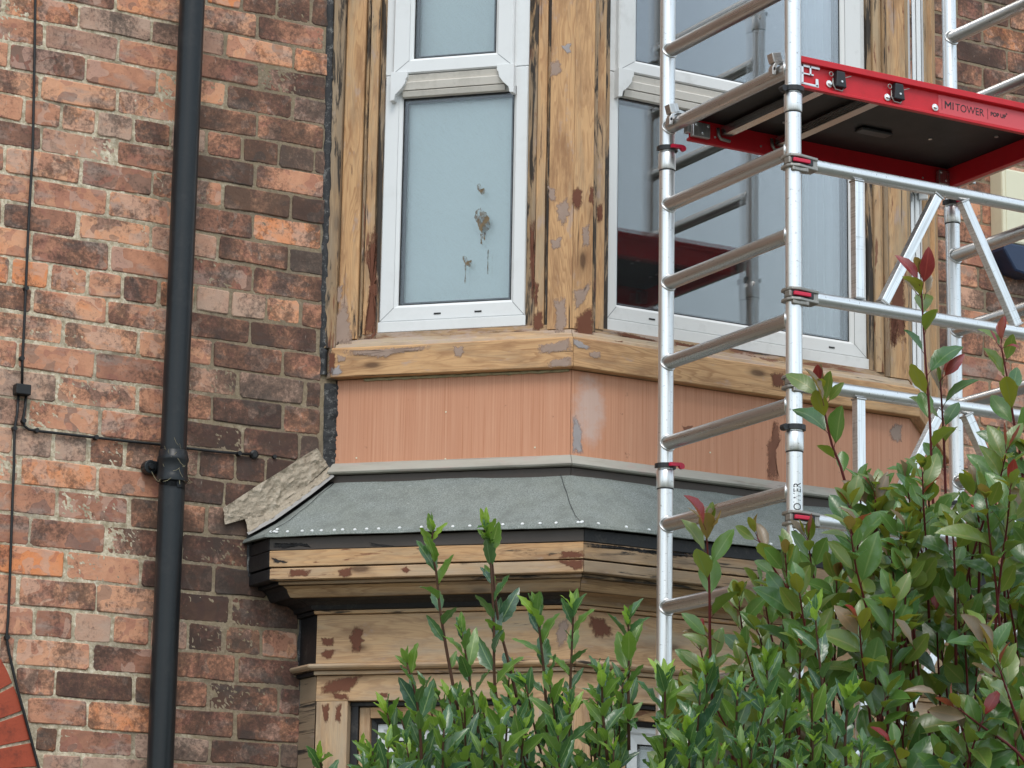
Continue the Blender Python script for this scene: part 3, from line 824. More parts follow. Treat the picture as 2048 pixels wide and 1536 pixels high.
vboard('staff_bead', 'F', srect(0.1195, 0.138, -0.06, -0.022), 3.708, ZT, M['pine_dark'], grey=0.5, black=0.5)
vboard('staff_bead', 'F', srect(1.116, 1.134, -0.06, -0.022), 3.708, ZT, M['pine_dark'], grey=0.5, black=0.52)
vboard('architrave', 'F', [(1.1355, -0.06), (1.166, -0.06), (1.166, -0.012), (1.152, -0.008), (1.1355, -0.014)], 3.705, ZT, M['pine'], grey=0.46, black=0.28, primer=0.3)
vboard('jamb_bead', 'F', [(1.1675, -0.05), (1.180, -0.05), (1.180, 0.0), (1.172, 0.004), (1.1675, -0.006)], 3.692, ZT, M['pine_dark'], grey=0.5, black=0.3)
vboard('corner_board', 'F', [(1.1815, -0.05), (1.255-0.05*ms, -0.05), (1.2546, 0.0), (1.1815, 0.0)], 3.692, ZT, M['pine'], grey=0.3, black=0.14, primer=0.27, haze=0.35)
vboard('corner_board', 'R', [(0.05*ms, -0.05), (0.0776, -0.05), (0.0776, 0.0), (0.0004, 0.0)], 3.692, ZT, M['pine'], grey=0.45, black=0.3, primer=0.2)
vboard('architrave', 'R', srect(0.079, 0.13, -0.06, -0.014), 3.708, ZT, M['pine'], grey=0.45, black=0.3)
vboard('architrave', 'R', srect(0.60, 0.668, -0.06, -0.014), 3.708, ZT, M['pine'], grey=0.45, black=0.28)
vboard('jamb_board', 'R', srect(0.670, 0.785, -0.05, 0.002), 3.692, ZT, M['pine'], grey=0.4, black=0.2)
# --- ledges and sill under the upper windows
for f, mt in (('L', 'pine_pale'), ('F', 'pine_pale'), ('R', 'pine_pale')):
    hboard('sub_sill', [(-0.06, 3.688), (-0.012, 3.688), (-0.016, 3.711), (-0.06, 3.713)], f, M['pine_dark'], grey=0.42, black=0.22, primer=0.42, haze=0.5)
    hboard('ledge', [(-0.05, 3.660), (0.018, 3.660), (0.014, 3.672), (0.002, 3.677), (-0.002, 3.690), (-0.05, 3.691)], f, M[mt], grey=0.5, black=0.2, primer=0.26, haze=0.45)
    hboard('sill_board', [(-0.03, 3.566), (0.033, 3.566), (0.035, 3.569), (0.034, 3.655), (0.030, 3.659), (-0.03, 3.659)], f, M['pine'], grey=0.12, black=0.08, primer=0.12, haze=0.28)
    hboard('apron_panel', [(-0.02, 3.30), (0.0, 3.30), (0.0, 3.564), (-0.02, 3.564)], f, M['panel'], seg=4, jit=0.0003, bevel=0.0008)
    hboard('drip_fillet', [(-0.02, 3.264), (0.036, 3.266), (0.040, 3.272), (0.014, 3.300), (0.003, 3.3045), (-0.02, 3.3045)], f, M['grey_wood'], grey=0.7, black=0.06, primer=0.1, haze=0.4)
    hboard('upstand_board', [(-0.02, 3.19), (0.018, 3.19), (0.020, 3.2625), (-0.02, 3.2625)], f, M['dark_brown'])
hboard('sill_return', [(-0.03, 3.566), (0.035, 3.566), (0.034, 3.659), (-0.03, 3.659)], 'RL', M['pine_dark'], grey=0.75, black=0.3, haze=0.5, seg=3)
hboard('sill_return', [(-0.03, 3.566), (0.035, 3.566), (0.034, 3.659), (-0.03, 3.659)], 'RR', M['pine_dark'], grey=0.6, seg=3)
hboard('apron_return', [(-0.02, 3.20), (0.0, 3.20), (0.0, 3.564), (-0.02, 3.564)], 'RL', M['pine_dark'], grey=0.6, black=0.45, seg=3)
hboard('apron_return', [(-0.02, 3.20), (0.0, 3.20), (0.0, 3.564), (-0.02, 3.564)], 'RR', M['panel'], seg=3)
hboard('fillet_return', [(-0.02, 3.264), (0.040, 3.266), (0.004, 3.3045), (-0.02, 3.3045)], 'RL', M['grey_wood'], grey=0.8, seg=3)
# UVs of the panel are (along, around): turn them so u runs along the board and v up the face
for ob in bay.children:
    if ob.name.startswith('apron_panel') or ob.name.startswith('apron_return'):
        me = ob.data; ul = me.uv_layers.active
        R_ = 'x'
        for p in me.polygons:
            for li in p.loop_indices:
                co = me.vertices[me.loops[li].vertex_index].co
                ul.data[li].uv = ((ul.data[li].uv[0]), co.z+0.13)
        ob['rubbed'] = 1.0 if ob.name == 'apron_panel.001' else 0.0
# sealant squeezed out under the sill (left face)
mb = MB()
pts = []
P0, P1 = plan(0.004)['P1'], plan(0.004)['CL']
for i in range(60):
    t = 0.12+0.87*i/59
    q = P0.lerp(P1, t); q.z = 3.5615+mnoise.noise(Vector((t*25, 1, 2)))*0.002
    pts.append(q)
mb.tube(pts, [0.0045+0.003*mnoise.noise(Vector((i*0.7, 3, 1))) for i in range(60)], 7)
part('sealant_bead', mb, M['foam'], bay, smooth=True)

# --- windows
def ring(mb, face, r0, r1, o0, o1, mi=0):
    """mitred rectangular frame surface between rect r0 at offset o0 and rect r1 at offset o1; rect = (s0,s1,z0,z1)"""
    a = [(r0[0], r0[2]), (r0[1], r0[2]), (r0[1], r0[3]), (r0[0], r0[3])]
    b = [(r1[0], r1[2]), (r1[1], r1[2]), (r1[1], r1[3]), (r1[0], r1[3])]
    for k in range(4):
        k2 = (k+1) % 4
        mb.face([FP(face, a[k][0], o0, a[k][1]), FP(face, a[k2][0], o0, a[k2][1]), FP(face, b[k2][0], o1, b[k2][1]), FP(face, b[k][0], o1, b[k][1])], None, mi)
def inset(r, d): return (r[0]+d, r[1]-d, r[2]+d, r[3]-d)
def sash_frame(name, face, outer, glass, o_face, parent, mat, depth=0.05):
    mb = MB()
    bead = 0.011
    gi = inset(glass, -bead)
    e = 0.004
    ring(mb, face, outer, outer, o_face-depth, o_face-e)
    ring(mb, face, outer, inset(outer, e), o_face-e, o_face)
    ring(mb, face, inset(outer, e), gi, o_face, o_face-0.001)
    ring(mb, face, gi, inset(glass, -bead*0.15), o_face-0.003, o_face-0.011)
    ring(mb, face, inset(glass, -bead*0.15), glass, o_face-0.011, o_face-0.016)
    ring(mb, face, glass, glass, o_face-0.016, o_face-0.06)
    # mitre lines cut at the corners
    part_ = part(name, mb, mat, parent)
    lm = MB()
    for (sa, za, sb, zb) in ((outer[0], outer[2], glass[0], glass[2]), (outer[1], outer[2], glass[1], glass[2])):
        A = FP(face, sa, o_face+0.0006, za); B = FP(face, sb, o_face-0.003, zb)
        d = (B-A).normalized(); nrm = FACES[face][2]; w_ = d.cross(nrm)*0.0007
        A2, B2 = A.lerp(B, 0.02), A.lerp(B, 0.82)
        B2 += nrm*0.0022*0.82
        lm.face([A2-w_, A2+w_, B2+w_, B2-w_])
    part('mitre_joint', lm, M['spacer'], parent)
    return part_
def pane(face, r, o_, parent, name='pane'):
    for k, oo in enumerate((o_, o_-0.020)):
        mb = MB()
        c = FP(face, (r[0]+r[1])/2, oo, (r[2]+r[3])/2)
        t, n = FACES[face][1], FACES[face][2]
        mb.box(c, t*((r[1]-r[0])/2), n*0.002, Vector((0, 0, (r[3]-r[2])/2)))
        part(name, mb, M['glass'], parent)
    sp = MB()
    ring(sp, face, r, inset(r, 0.011), o_-0.0075, o_-0.0075)  # glazing spacer, its dark face widened to imitate the shadow gap inside the frame
    ring(sp, face, inset(r, 0.011), inset(r, 0.011), o_-0.0075, o_-0.0165)
    part('spacer_bar', sp, M['spacer'], parent)
    gk = MB()
    ring(gk, face, inset(r, -0.004), inset(r, 0.0035), o_+0.0035, o_+0.0028)
    part('gasket', gk, M['gasket'], parent)
def window(face, s0, s1, z0, ztop, zc, gs0, gs1, gz0, gz1, ts0, ts1, tz0, tgs0, tgs1, tgz0, mat, slots, horn=True):
    """s0..s1,z0..ztop outer frame; lower glass gs0..gs1, gz0..gz1; top sash ts0..ts1 from tz0; its glass tgs0.. from tgz0"""
    mb = MB()
    # cill section under the seam line, a touch proud
    c = FP(face, (s0+s1)/2, -0.052, (z0+zc)/2)
    t, n = FACES[face][1], FACES[face][2]
    mb.box(c, t*((s1-s0)/2+0.004), n*0.026, Vector((0, 0, (zc-z0)/2-0.0007)))
    root = part('window', mb, mat, bay, bevel=0.002, label='white plastic framed casement on the %s face of the bay' % {'L': 'left', 'F': 'front', 'R': 'right'}[face])
    sash_frame('frame', face, (s0, s1, zc, gz1+0.075), (gs0, gs1, gz0, gz1), -0.032, root, mat)
    up = MB()
    for a, b in ((s0, ts0+0.012), (ts1-0.012, s1)):
        c = FP(face, (a+b)/2, -0.057, (gz1+0.076+ztop)/2)
        up.box(c, t*((b-a)/2), n*0.0245, Vector((0, 0, (ztop-gz1-0.076)/2)))
    part('frame_upright', up, mat, root, bevel=0.0015)
    sash_frame('top_sash', face, (ts0, ts1, tz0, ztop-0.03), (tgs0, tgs1, tgz0, ztop-0.09), -0.012, root, mat, 0.045)
    pane(face, (gs0, gs1, gz0, gz1), -0.052, root)
    pane(face, (tgs0, tgs1, tgz0, ztop-0.09), -0.032, root)
    # transom mouldings between the lights
    for (za, zb, oo) in ((tz0-0.022, tz0-0.002, -0.018), (tz0-0.050, tz0-0.0245, -0.016), (gz1+0.0005, tz0-0.052, -0.024)):
        m2 = MB()
        prof = [(-0.055, za), (oo-0.006, za), (oo, zb-0.003), (oo-0.002, zb), (-0.055, zb)]
        pa = [FP(face, ts0+0.03, q[0], q[1]) for q in prof]; pb = [FP(face, ts1-0.03, q[0], q[1]) for q in prof]
        for k in range(5):
            k2 = (k+1) % 5
            m2.face([pa[k], pb[k], pb[k2], pa[k2]])
        part('transom_moulding', m2, M['upvc_beige'] if face == 'L' else M['upvc_beige'], root)
    for sg, sx in ((1, ts0), (-1, ts1)):
        hp = [(-0.004, 0.006), (0.051, 0.006), (0.051, -0.012), (0.046, -0.018), (0.043, -0.034), (0.030, -0.052), (0.013, -0.068), (0.009, -0.086), (-0.004, -0.088)]
        m3 = MB()
        fr = [FP(face, sx+sg*a, -0.005, tz0+b) for a, b in hp]; bk = [FP(face, sx+sg*a, -0.034, tz0+b) for a, b in hp]
        n_ = len(hp)
        for k in range(n_):
            k2 = (k+1) % n_
            m3.face([fr[k], fr[k2], bk[k2], bk[k]])
        m3.face(fr)
        part('sash_horn', m3, mat, root, bevel=0.0012)
    for ss in slots:
        m4 = MB()
        c = FP(face, ss, -0.0312, zc+0.020)
        m4.box(c, t*0.011, n*0.0006, Vector((0, 0, 0.0024)))
        part('drain_slot', m4, M['gasket'], root)
    return root
W1 = window('L', 0.134, 0.600, 3.714, ZT-0.02, 3.748, 0.191, 0.551, 3.803, 4.470, 0.163, 0.555, 4.540, 0.227, 0.494, 4.592, M['upvc'], (0.322, 0.452))
W2 = window('F', 0.140, 1.114, 3.711, ZT-0.02, 3.748, 0.183, 1.055, 3.800, 4.466, 0.163, 1.088, 4.540, 0.232, 1.012, 4.586, M['upvc_dirty'], (0.302, 0.975))
W3 = window('R', 0.132, 0.598, 3.714, ZT-0.02, 3.748, 0.19, 0.55, 3.803, 4.470, 0.163, 0.555, 4.540, 0.227, 0.494, 4.592, M['upvc'], ())
# what is behind the panes: a roller blind in the left light, a dim room and a side curtain in the front one
mb = MB(); mb.face([FP('L', 0.15, -0.088, 3.70), FP('L', 0.59, -0.088, 3.70), FP('L', 0.59, -0.088, ZT), FP('L', 0.15, -0.088, ZT)])
part('roller_blind', mb, M['blind'], bay)
mb = MB()
P = [[FP('R', 0.1+0.5*i/30, -0.15+0.012*math.sin(i*1.3), 3.68+(ZT-3.68)*k) for k in (0, 1)] for i in range(31)]
mb.grid(P); part('curtain', mb, M['curtain'], bay, smooth=True)
mb = MB()
P = [[FP('F', 0.93+0.19*i/40, -0.12+0.014*math.sin(i*0.95)+0.006*math.sin(i*2.3), 3.68+(ZT-3.68)*k) for k in (0, 1)] for i in range(41)]
mb.grid(P); part('curtain', mb, M['curtain'], bay, smooth=True)
mb = MB(); mb.aabox(3.9, 5.95, -0.03, -0.004, 3.2, ZT)  # sheet whose near-black colour stands in for the dimness of the room
part('dim_room_sheet', mb, M['room'], bay)
# bead chain of the blind
mb = MB()
for i in range(34):
    z = 4.36-i*0.0043
    s_ = 0.199+0.0035*math.sin(i/33*math.pi)
    c = FP('L', s_, -0.085, z)
    a, b, c_ = Vector((0.0013, 0, 0)), Vector((0, 0.0013, 0)), Vector((0, 0, 0.0016))
    q = [c+a, c+b, c-a, c-b, c+c_, c-c_]
    for k in range(4):
        mb.face([q[k], q[(k+1) % 4], q[4]]); mb.face([q[(k+1) % 4], q[k], q[5]])
o = part('bead_chain', mb, M['upvc'], bay, smooth=False); o['kind'] = 'stuff'

# --- felt skirt roof
def ringpts(o_, z, bow=0.0):
    p = plan(o_, True); out = []
    for k in ('W0', 'P1', 'CL', 'CR', 'P4', 'W5'):
        q = p[k].copy(); q.z = z; out.append(q)
    return out
prof = [(0.022, 3.2385), (0.07, 3.203), (0.14, 3.150), (0.21, 3.098), (0.265, 3.066), (0.298, 3.047), (0.309, 3.040), (0.3125, 3.031), (0.3105, 3.0295), (0.290, 3.033)]
mb = MB()
names = ['RL', 'L', 'F', 'R', 'RR']
for f in names:
    a, b = SPAN[f]
    n = 40 if f == 'F' else (26 if f in 'LR' else 4)
    P = []
    for i in range(n+1):
        row = []
        for (o_, z) in prof:
            q = plan(o_, True)[a].lerp(plan(o_, True)[b], i/n); q.z = z
            q.z += 0.0045*mnoise.noise(Vector((q.x*5, q.y*5, z*7)))+0.0016*mnoise.noise(Vector((q.x*19, q.y*19, z*23)))
            row.append(q)
        P.append(row)
    mb.grid(P)
roof = part('felt_roof', mb, M['felt'], bay, smooth=True, autosmooth=14)
# lapped hip strips: thin second layer of felt with a visible cut edge
def on_roof(f, u, t, lift):
    # u 0..1 along the face, t 0..1 down the slope
    x = t*(len(prof)-4); i = min(int(x), len(prof)-5); fr = x-i
    o_ = prof[i][0]+(prof[i+1][0]-prof[i][0])*fr; z = prof[i][1]+(prof[i+1][1]-prof[i][1])*fr
    a, b = SPAN[f]
    q = plan(o_, True)[a].lerp(plan(o_, True)[b], u); q.z = z
    n = (FACES[f][2]+Vector((0, 0, 1.35))).normalized() if f in FACES else Vector((-0.6, 0, 0.8))
    return q+n*lift
def lap(pts):
    mb = MB()
    A = [on_roof(f, u, t, 0.0032) for f, u, t in pts]
    mb.tube(A, 0.0008, 5)
    part('felt_lap_edge', mb, M['gasket'], roof, smooth=True)
lap([('L', 0.957+0.033*(i/14)+0.0012*math.sin(i*1.9), i/14) for i in range(0, 13)])
lap([('L', 0.014+0.003*math.sin(i*1.7), i/14) for i in range(0, 14)])
# clout nails, white heads, along the eaves
def nail(f, u, t):
    q = on_roof(f, u, t, 0.0006); n = (FACES[f][2]+Vector((0, 0, 0.9))).normalized()
    e1 = n.cross(Vector((0, 0, 1))).normalized(); e2 = n.cross(e1)
    mb = MB()
    top = [q+n*0.0022+(e1*math.cos(2*math.pi*k/10)+e2*math.sin(2*math.pi*k/10))*0.0044 for k in range(10)]
    bot = [q+(e1*math.cos(2*math.pi*k/10)+e2*math.sin(2*math.pi*k/10))*0.0052 for k in range(10)]
    mb.v = top+bot
    for k in range(10): mb.f.append((k, (k+1) % 10, 10+(k+1) % 10, 10+k)); mb.uv.append([(0, 0)]*4); mb.mi.append(0)
    mb.f.append(tuple(range(10))[::-1]); mb.uv.append([(0, 0)]*10); mb.mi.append(0)
    part('nail', mb, M['nail'], roof)
for x in (547, 561, 583, 612, 632, 651, 677, 693, 718, 741, 765, 806, 849, 874, 911, 944, 1008, 1046, 1080, 1111, 1153, 1159):
    nail('L', max(0.012, (x-541)/(1166-541)), 0.925+rnd.uniform(-0.035, 0.02))
nail('L', 0.022, 0.87); nail('L', 0.02, 0.77); nail('L', 0.992, 0.87)
for x in (1191, 1235, 1271, 1300, 1352, 1401, 1470, 1525, 1582, 1640, 1700):
    nail('F', (x-1170)/(1880-1170), 0.925+rnd.uniform(-0.035, 0.02))

# --- cornice under the roof
for f in ('L', 'F', 'R', 'RL', 'RR'):
    ret = f in ('RL', 'RR')
    blk = M['black_paint']
    sg = 3 if ret else 14
    hboard('fascia_top', [(0.20, 2.992), (0.2905, 2.992), (0.291, 3.028), (0.20, 3.030)], f, blk if (ret or f == 'F') else M['dark_brown'], seg=sg, jit=0.0016)
    hboard('fascia_board', [(0.20, 2.943), (0.290, 2.943), (0.2905, 2.9905), (0.20, 2.9905)], f, blk if ret else (M['pine'] if f == 'L' else M['pine_dark']), seg=sg, grey=0.3 if f == 'L' else 0.4, black=0.22 if f == 'L' else 0.3, primer=0.16, haze=0.25)
    hboard('lower_fascia_board', [(0.20, 2.9045), (0.2865, 2.9045), (0.288, 2.907), (0.288, 2.937), (0.284, 2.9395), (0.20, 2.9395)], f, blk if ret else M['pine_pale' if f == 'L' else 'pine_dark'], seg=sg, grey=0.3 if f == 'L' else 0.6, black=0.2, primer=0.25, haze=0.3)
    hboard('cornice_soffit', [(0.12, 2.894), (0.262, 2.894), (0.262, 2.9035), (0.12, 2.9035)], f, M['pine_dark'] if f != 'RL' else blk, seg=sg, grey=0.4, black=0.35)
    hboard('bed_moulding', [(0.12, 2.861), (0.226, 2.861), (0.231, 2.868), (0.238, 2.884), (0.250, 2.892), (0.12, 2.893)], f, M['pine_dark'] if not ret else blk, seg=sg, grey=0.38, black=0.2, primer=0.1, haze=0.2)
    hboard('cavetto_moulding', [(0.10, 2.833), (0.160, 2.833), (0.166, 2.846), (0.182, 2.855), (0.216, 2.8595), (0.10, 2.8595)], f, M['pine_dark'] if f in 'FR' and not ret else blk, seg=sg, grey=0.3, black=0.15)
    hboard('frieze_fillet', [(0.10, 2.8215), (0.151, 2.8215), (0.153, 2.8315), (0.10, 2.8315)], f, M['pine'] if not ret else blk, seg=sg, grey=0.3, black=0.2)
    hboard('frieze_board', [(0.10, 2.676), (0.140, 2.676), (0.140, 2.8195), (0.10, 2.8195)], f, M['pine_pale'] if not ret else blk, seg=sg, grey=0.3, black=0.04, primer=0.08, haze=0.25)
    hboard('astragal', [(0.10, 2.655), (0.157, 2.655), (0.166, 2.660), (0.169, 2.666), (0.165, 2.672), (0.15, 2.675), (0.10, 2.675)], f, M['pine_pale'] if f != 'RR' else blk, seg=sg, grey=0.4, black=0.25, primer=0.12)
    hboard('astragal_fillet', [(0.10, 2.642), (0.146, 2.642), (0.146, 2.6535), (0.10, 2.6535)], f, M['pine_pale'] if not ret else blk, seg=sg, grey=0.35, black=0.26, primer=0.12)
    hboard('head_board', [(0.09, 2.566), (0.135, 2.566), (0.135, 2.6405), (0.09, 2.6405)], f, M['pine_pale'] if not ret else M['pine_dark'], seg=sg, grey=0.3 if not ret else 0.75, black=0.05 if not ret else 0.3, primer=0.12, haze=0.25)
    hboard('apron_base', [(0.05, -0.02), (0.135, -0.02), (0.135, 1.15), (0.05, 1.15)], f, M['black_paint'], seg=2)
# --- lower storey: stiles, casings, white window
ZB = 1.15
rlen = lambda: 0
vboard('stile', 'L', [(0.030, 0.09), (0.128, 0.09), (0.128, 0.135), (0.0305, 0.135)], ZB, 2.565, M['pine_pale'], grey=0.35, black=0.05, primer=0.14, haze=0.25)
hboard('stile_return', [(0.05, ZB), (0.135, ZB), (0.135, 2.565), (0.05, 2.565)], 'RL', M['pine_dark'], grey=0.85, black=0.32, seg=2)
hboard('stile_return', [(0.05, ZB), (0.135, ZB), (0.135, 2.565), (0.05, 2.565)], 'RR', M['pine_dark'], grey=0.85, black=0.32, seg=2)
vboard('groove_strip', 'L', srect(0.1295, 0.152, 0.06, 0.108), ZB, 2.565, M['black_paint'])
hboard('groove_strip', [(0.06, 2.552), (0.110, 2.552), (0.110, 2.5645), (0.06, 2.5645)], 'L', M['black_paint'])
def casing(face, sa, sb):
    L_ = FACES[face][3]
    vboard('casing', face, srect(sa, sa+0.032, 0.05, 0.098), ZB, 2.550, M['pine_pale'], grey=0.25, black=0.08)
    vboard('casing', face, srect(sb-0.032, sb, 0.05, 0.098), ZB, 2.550, M['pine_pale'], grey=0.25, black=0.12)
    p = [(sa+0.034, 2.518), (sb-0.034, 2.518)]
    mb = MB()
    q = [FP(face, s_, o_, z) for s_, o_, z in ((sa+0.033, 0.097, 2.519), (sb-0.033, 0.097, 2.519), (sb-0.033, 0.097, 2.550), (sa+0.033, 0.097, 2.550))]
    bk = [v-FACES[face][2]*0.05 for v in q]
    uv = [(0, 0), (sb-sa, 0), (sb-sa, .03), (0, .03)]
    mb.face(q, uv); mb.face([q[0], bk[0], bk[1], q[1]], uv)
    part('casing_head', mb, M['pine'], bay, seed=WR.random(), grey=0.3, black=0.15, primer=0.3, haze=0.2)
    mb = MB()
    r0 = (sa+0.034, sb-0.034, ZB, 2.518); r1 = inset(r0, 0.014)
    ring(mb, face, r0, r1, 0.085, 0.078)
    part('casing_bead', mb, M['black_paint'], bay)
    mb = MB()
    r2 = inset(r1, 0.0005); gl = inset(r2, 0.048)
    root = None
    ring(mb, face, r2, r2, 0.02, 0.070); ring(mb, face, r2, inset(r2, 0.016), 0.070, 0.068); ring(mb, face, inset(r2, 0.016), inset(r2, 0.022), 0.068, 0.060); ring(mb, face, inset(r2, 0.022), gl, 0.060, 0.056); ring(mb, face, gl, gl, 0.056, 0.02)
    root = part('window', mb, M['upvc'], bay, label='white framed ground floor window behind the leaves')
    pane(face, gl, 0.045, root)
    mb = MB(); mb.face([FP(face, gl[0]-0.03, -0.03, ZB), FP(face, gl[1]+0.03, -0.03, ZB), FP(face, gl[1]+0.03, -0.03, 2.52), FP(face, gl[0]-0.03, -0.03, 2.52)])
    part('net_curtain', mb, M['curtain'], bay)
casing('L', 0.1535, 0.66)
casing('F', 0.11, 1.145)
casing('R', 0.10, 0.62)
vboard('stile', 'L', [(0.662, 0.09), (0.7566+0.09*ms, 0.09), (0.7562+0.135*ms, 0.135), (0.662, 0.135)], ZB, 2.565, M['pine_pale'], grey=0.3)
vboard('stile', 'F', [(-0.09*ms, 0.09), (0.108, 0.09), (0.108, 0.135), (-0.135*ms+0.0004, 0.135)], ZB, 2.565, M['pine_pale'], grey=0.3)
vboard('stile', 'F', [(1.147, 0.09), (1.255+0.09*ms, 0.09), (1.255+0.135*ms-0.0004, 0.135), (1.147, 0.135)], ZB, 2.565, M['pine_pale'], grey=0.3)
vboard('stile', 'R', [(-0.09*ms, 0.09), (0.098, 0.09), (0.098, 0.135), (-0.135*ms+0.0004, 0.135)], ZB, 2.565, M['pine_pale'], grey=0.3)
vboard('stile', 'R', srect(0.63, 0.72, 0.09, 0.135), ZB, 2.565, M['pine_pale'], grey=0.3)
hboard('groove_strip', [(0.06, 2.552), (0.110, 2.552), (0.110, 2.5645), (0.06, 2.5645)], 'F', M['black_paint'])
# tarry caulking where the timber meets the brick
def caulk(pxs, w0, seed, wr=0.008):
    mb = MB(); P = []
    for i in range(len(pxs)-1):
        for k in range(16):
            t = k/16
            p = on_wall(pxs[i][0]+(pxs[i+1][0]-pxs[i][0])*t, pxs[i][1]+(pxs[i+1][1]-pxs[i][1])*t)
            ww = w0*(1+0.6*mnoise.noise(Vector((p.z*22, seed, 1))))
            P.append([Vector((p.x-ww, -0.003+0.001*mnoise.noise(Vector((p.z*60, seed, 2))), p.z)), Vector((p.x-ww*0.35, -0.011-0.005*mnoise.noise(Vector((p.z*45, seed, 3))), p.z)), Vector((p.x+wr*0.4, -0.013-0.004*mnoise.noise(Vector((p.z*38, seed, 4))), p.z)), Vector((p.x+wr*0.75, -0.012, p.z)), Vector((p.x+wr, -0.006-0.006*mnoise.noise(Vector((p.z*50, seed, 8))), p.z))])
    for row in P:
        for q in row[1:]:
            q.y += 0.006*mnoise.noise(Vector((q.x*90, q.z*90, seed)))+0.004*mnoise.noise(Vector((q.x*200, q.z*200, seed)))
    mb.grid(P)
    part('caulking', mb, M['caulk'], bay, smooth=True)
caulk([(659, -60), (655, 200), (650, 450), (645, 680), (644, 755)], 0.010, 1.0, 0.014)
caulk([(655, 768), (653, 870), (652, 945)], 0.012, 2.0, 0.062)
caulk([(500, 1070), (500, 1160)], 0.012, 5.0)
caulk([(612, 1225), (606, 1320), (612, 1345), (610, 1430), (606, 1560)], 0.022, 3.0, 0.03)

# --- patches of primer, filler and old paint brushed on the boards
PR = random.Random(3)
def patch(face, o_, px, mat, name='paint_patch', parent=None, rough=1.0):
    p0, t, n, L = FACES[face]
    base = p0+n*(o_+0.0011)
    pts = []
    m = len(px)
    for i in range(m):
        a, b = Vector((*px[i], 0)), Vector((*px[(i+1) % m], 0))
        k = max(2, int((b-a).length/2))
        for q in range(k):
            w_ = a.lerp(b, q/k)
            dd = (b-a).normalized()
            off = (mnoise.noise(Vector((w_.x*0.15, w_.y*0.15, 3)))*3.2+mnoise.noise(Vector((w_.x*0.5, w_.y*0.5, 7)))*1.6+PR.uniform(-0.6, 0.6))*rough
            w_ = w_+Vector((-dd.y, dd.x, 0))*off
            pts.append(on_plane(w_.x, w_.y, n, base))
    c = sum(pts, Vector())/len(pts)
    pts = [c+(p-c)*1.10 for p in pts]
    mb = MB(); mb.v = pts+[c]; m = len(pts)
    for k in range(m):
        mb.f.append((k, (k+1) % m, m)); mb.uv.append([(0, 0), (0, 0), (1, 0)]); mb.mi.append(0)
    return part(name, mb, M[mat], parent or bay)
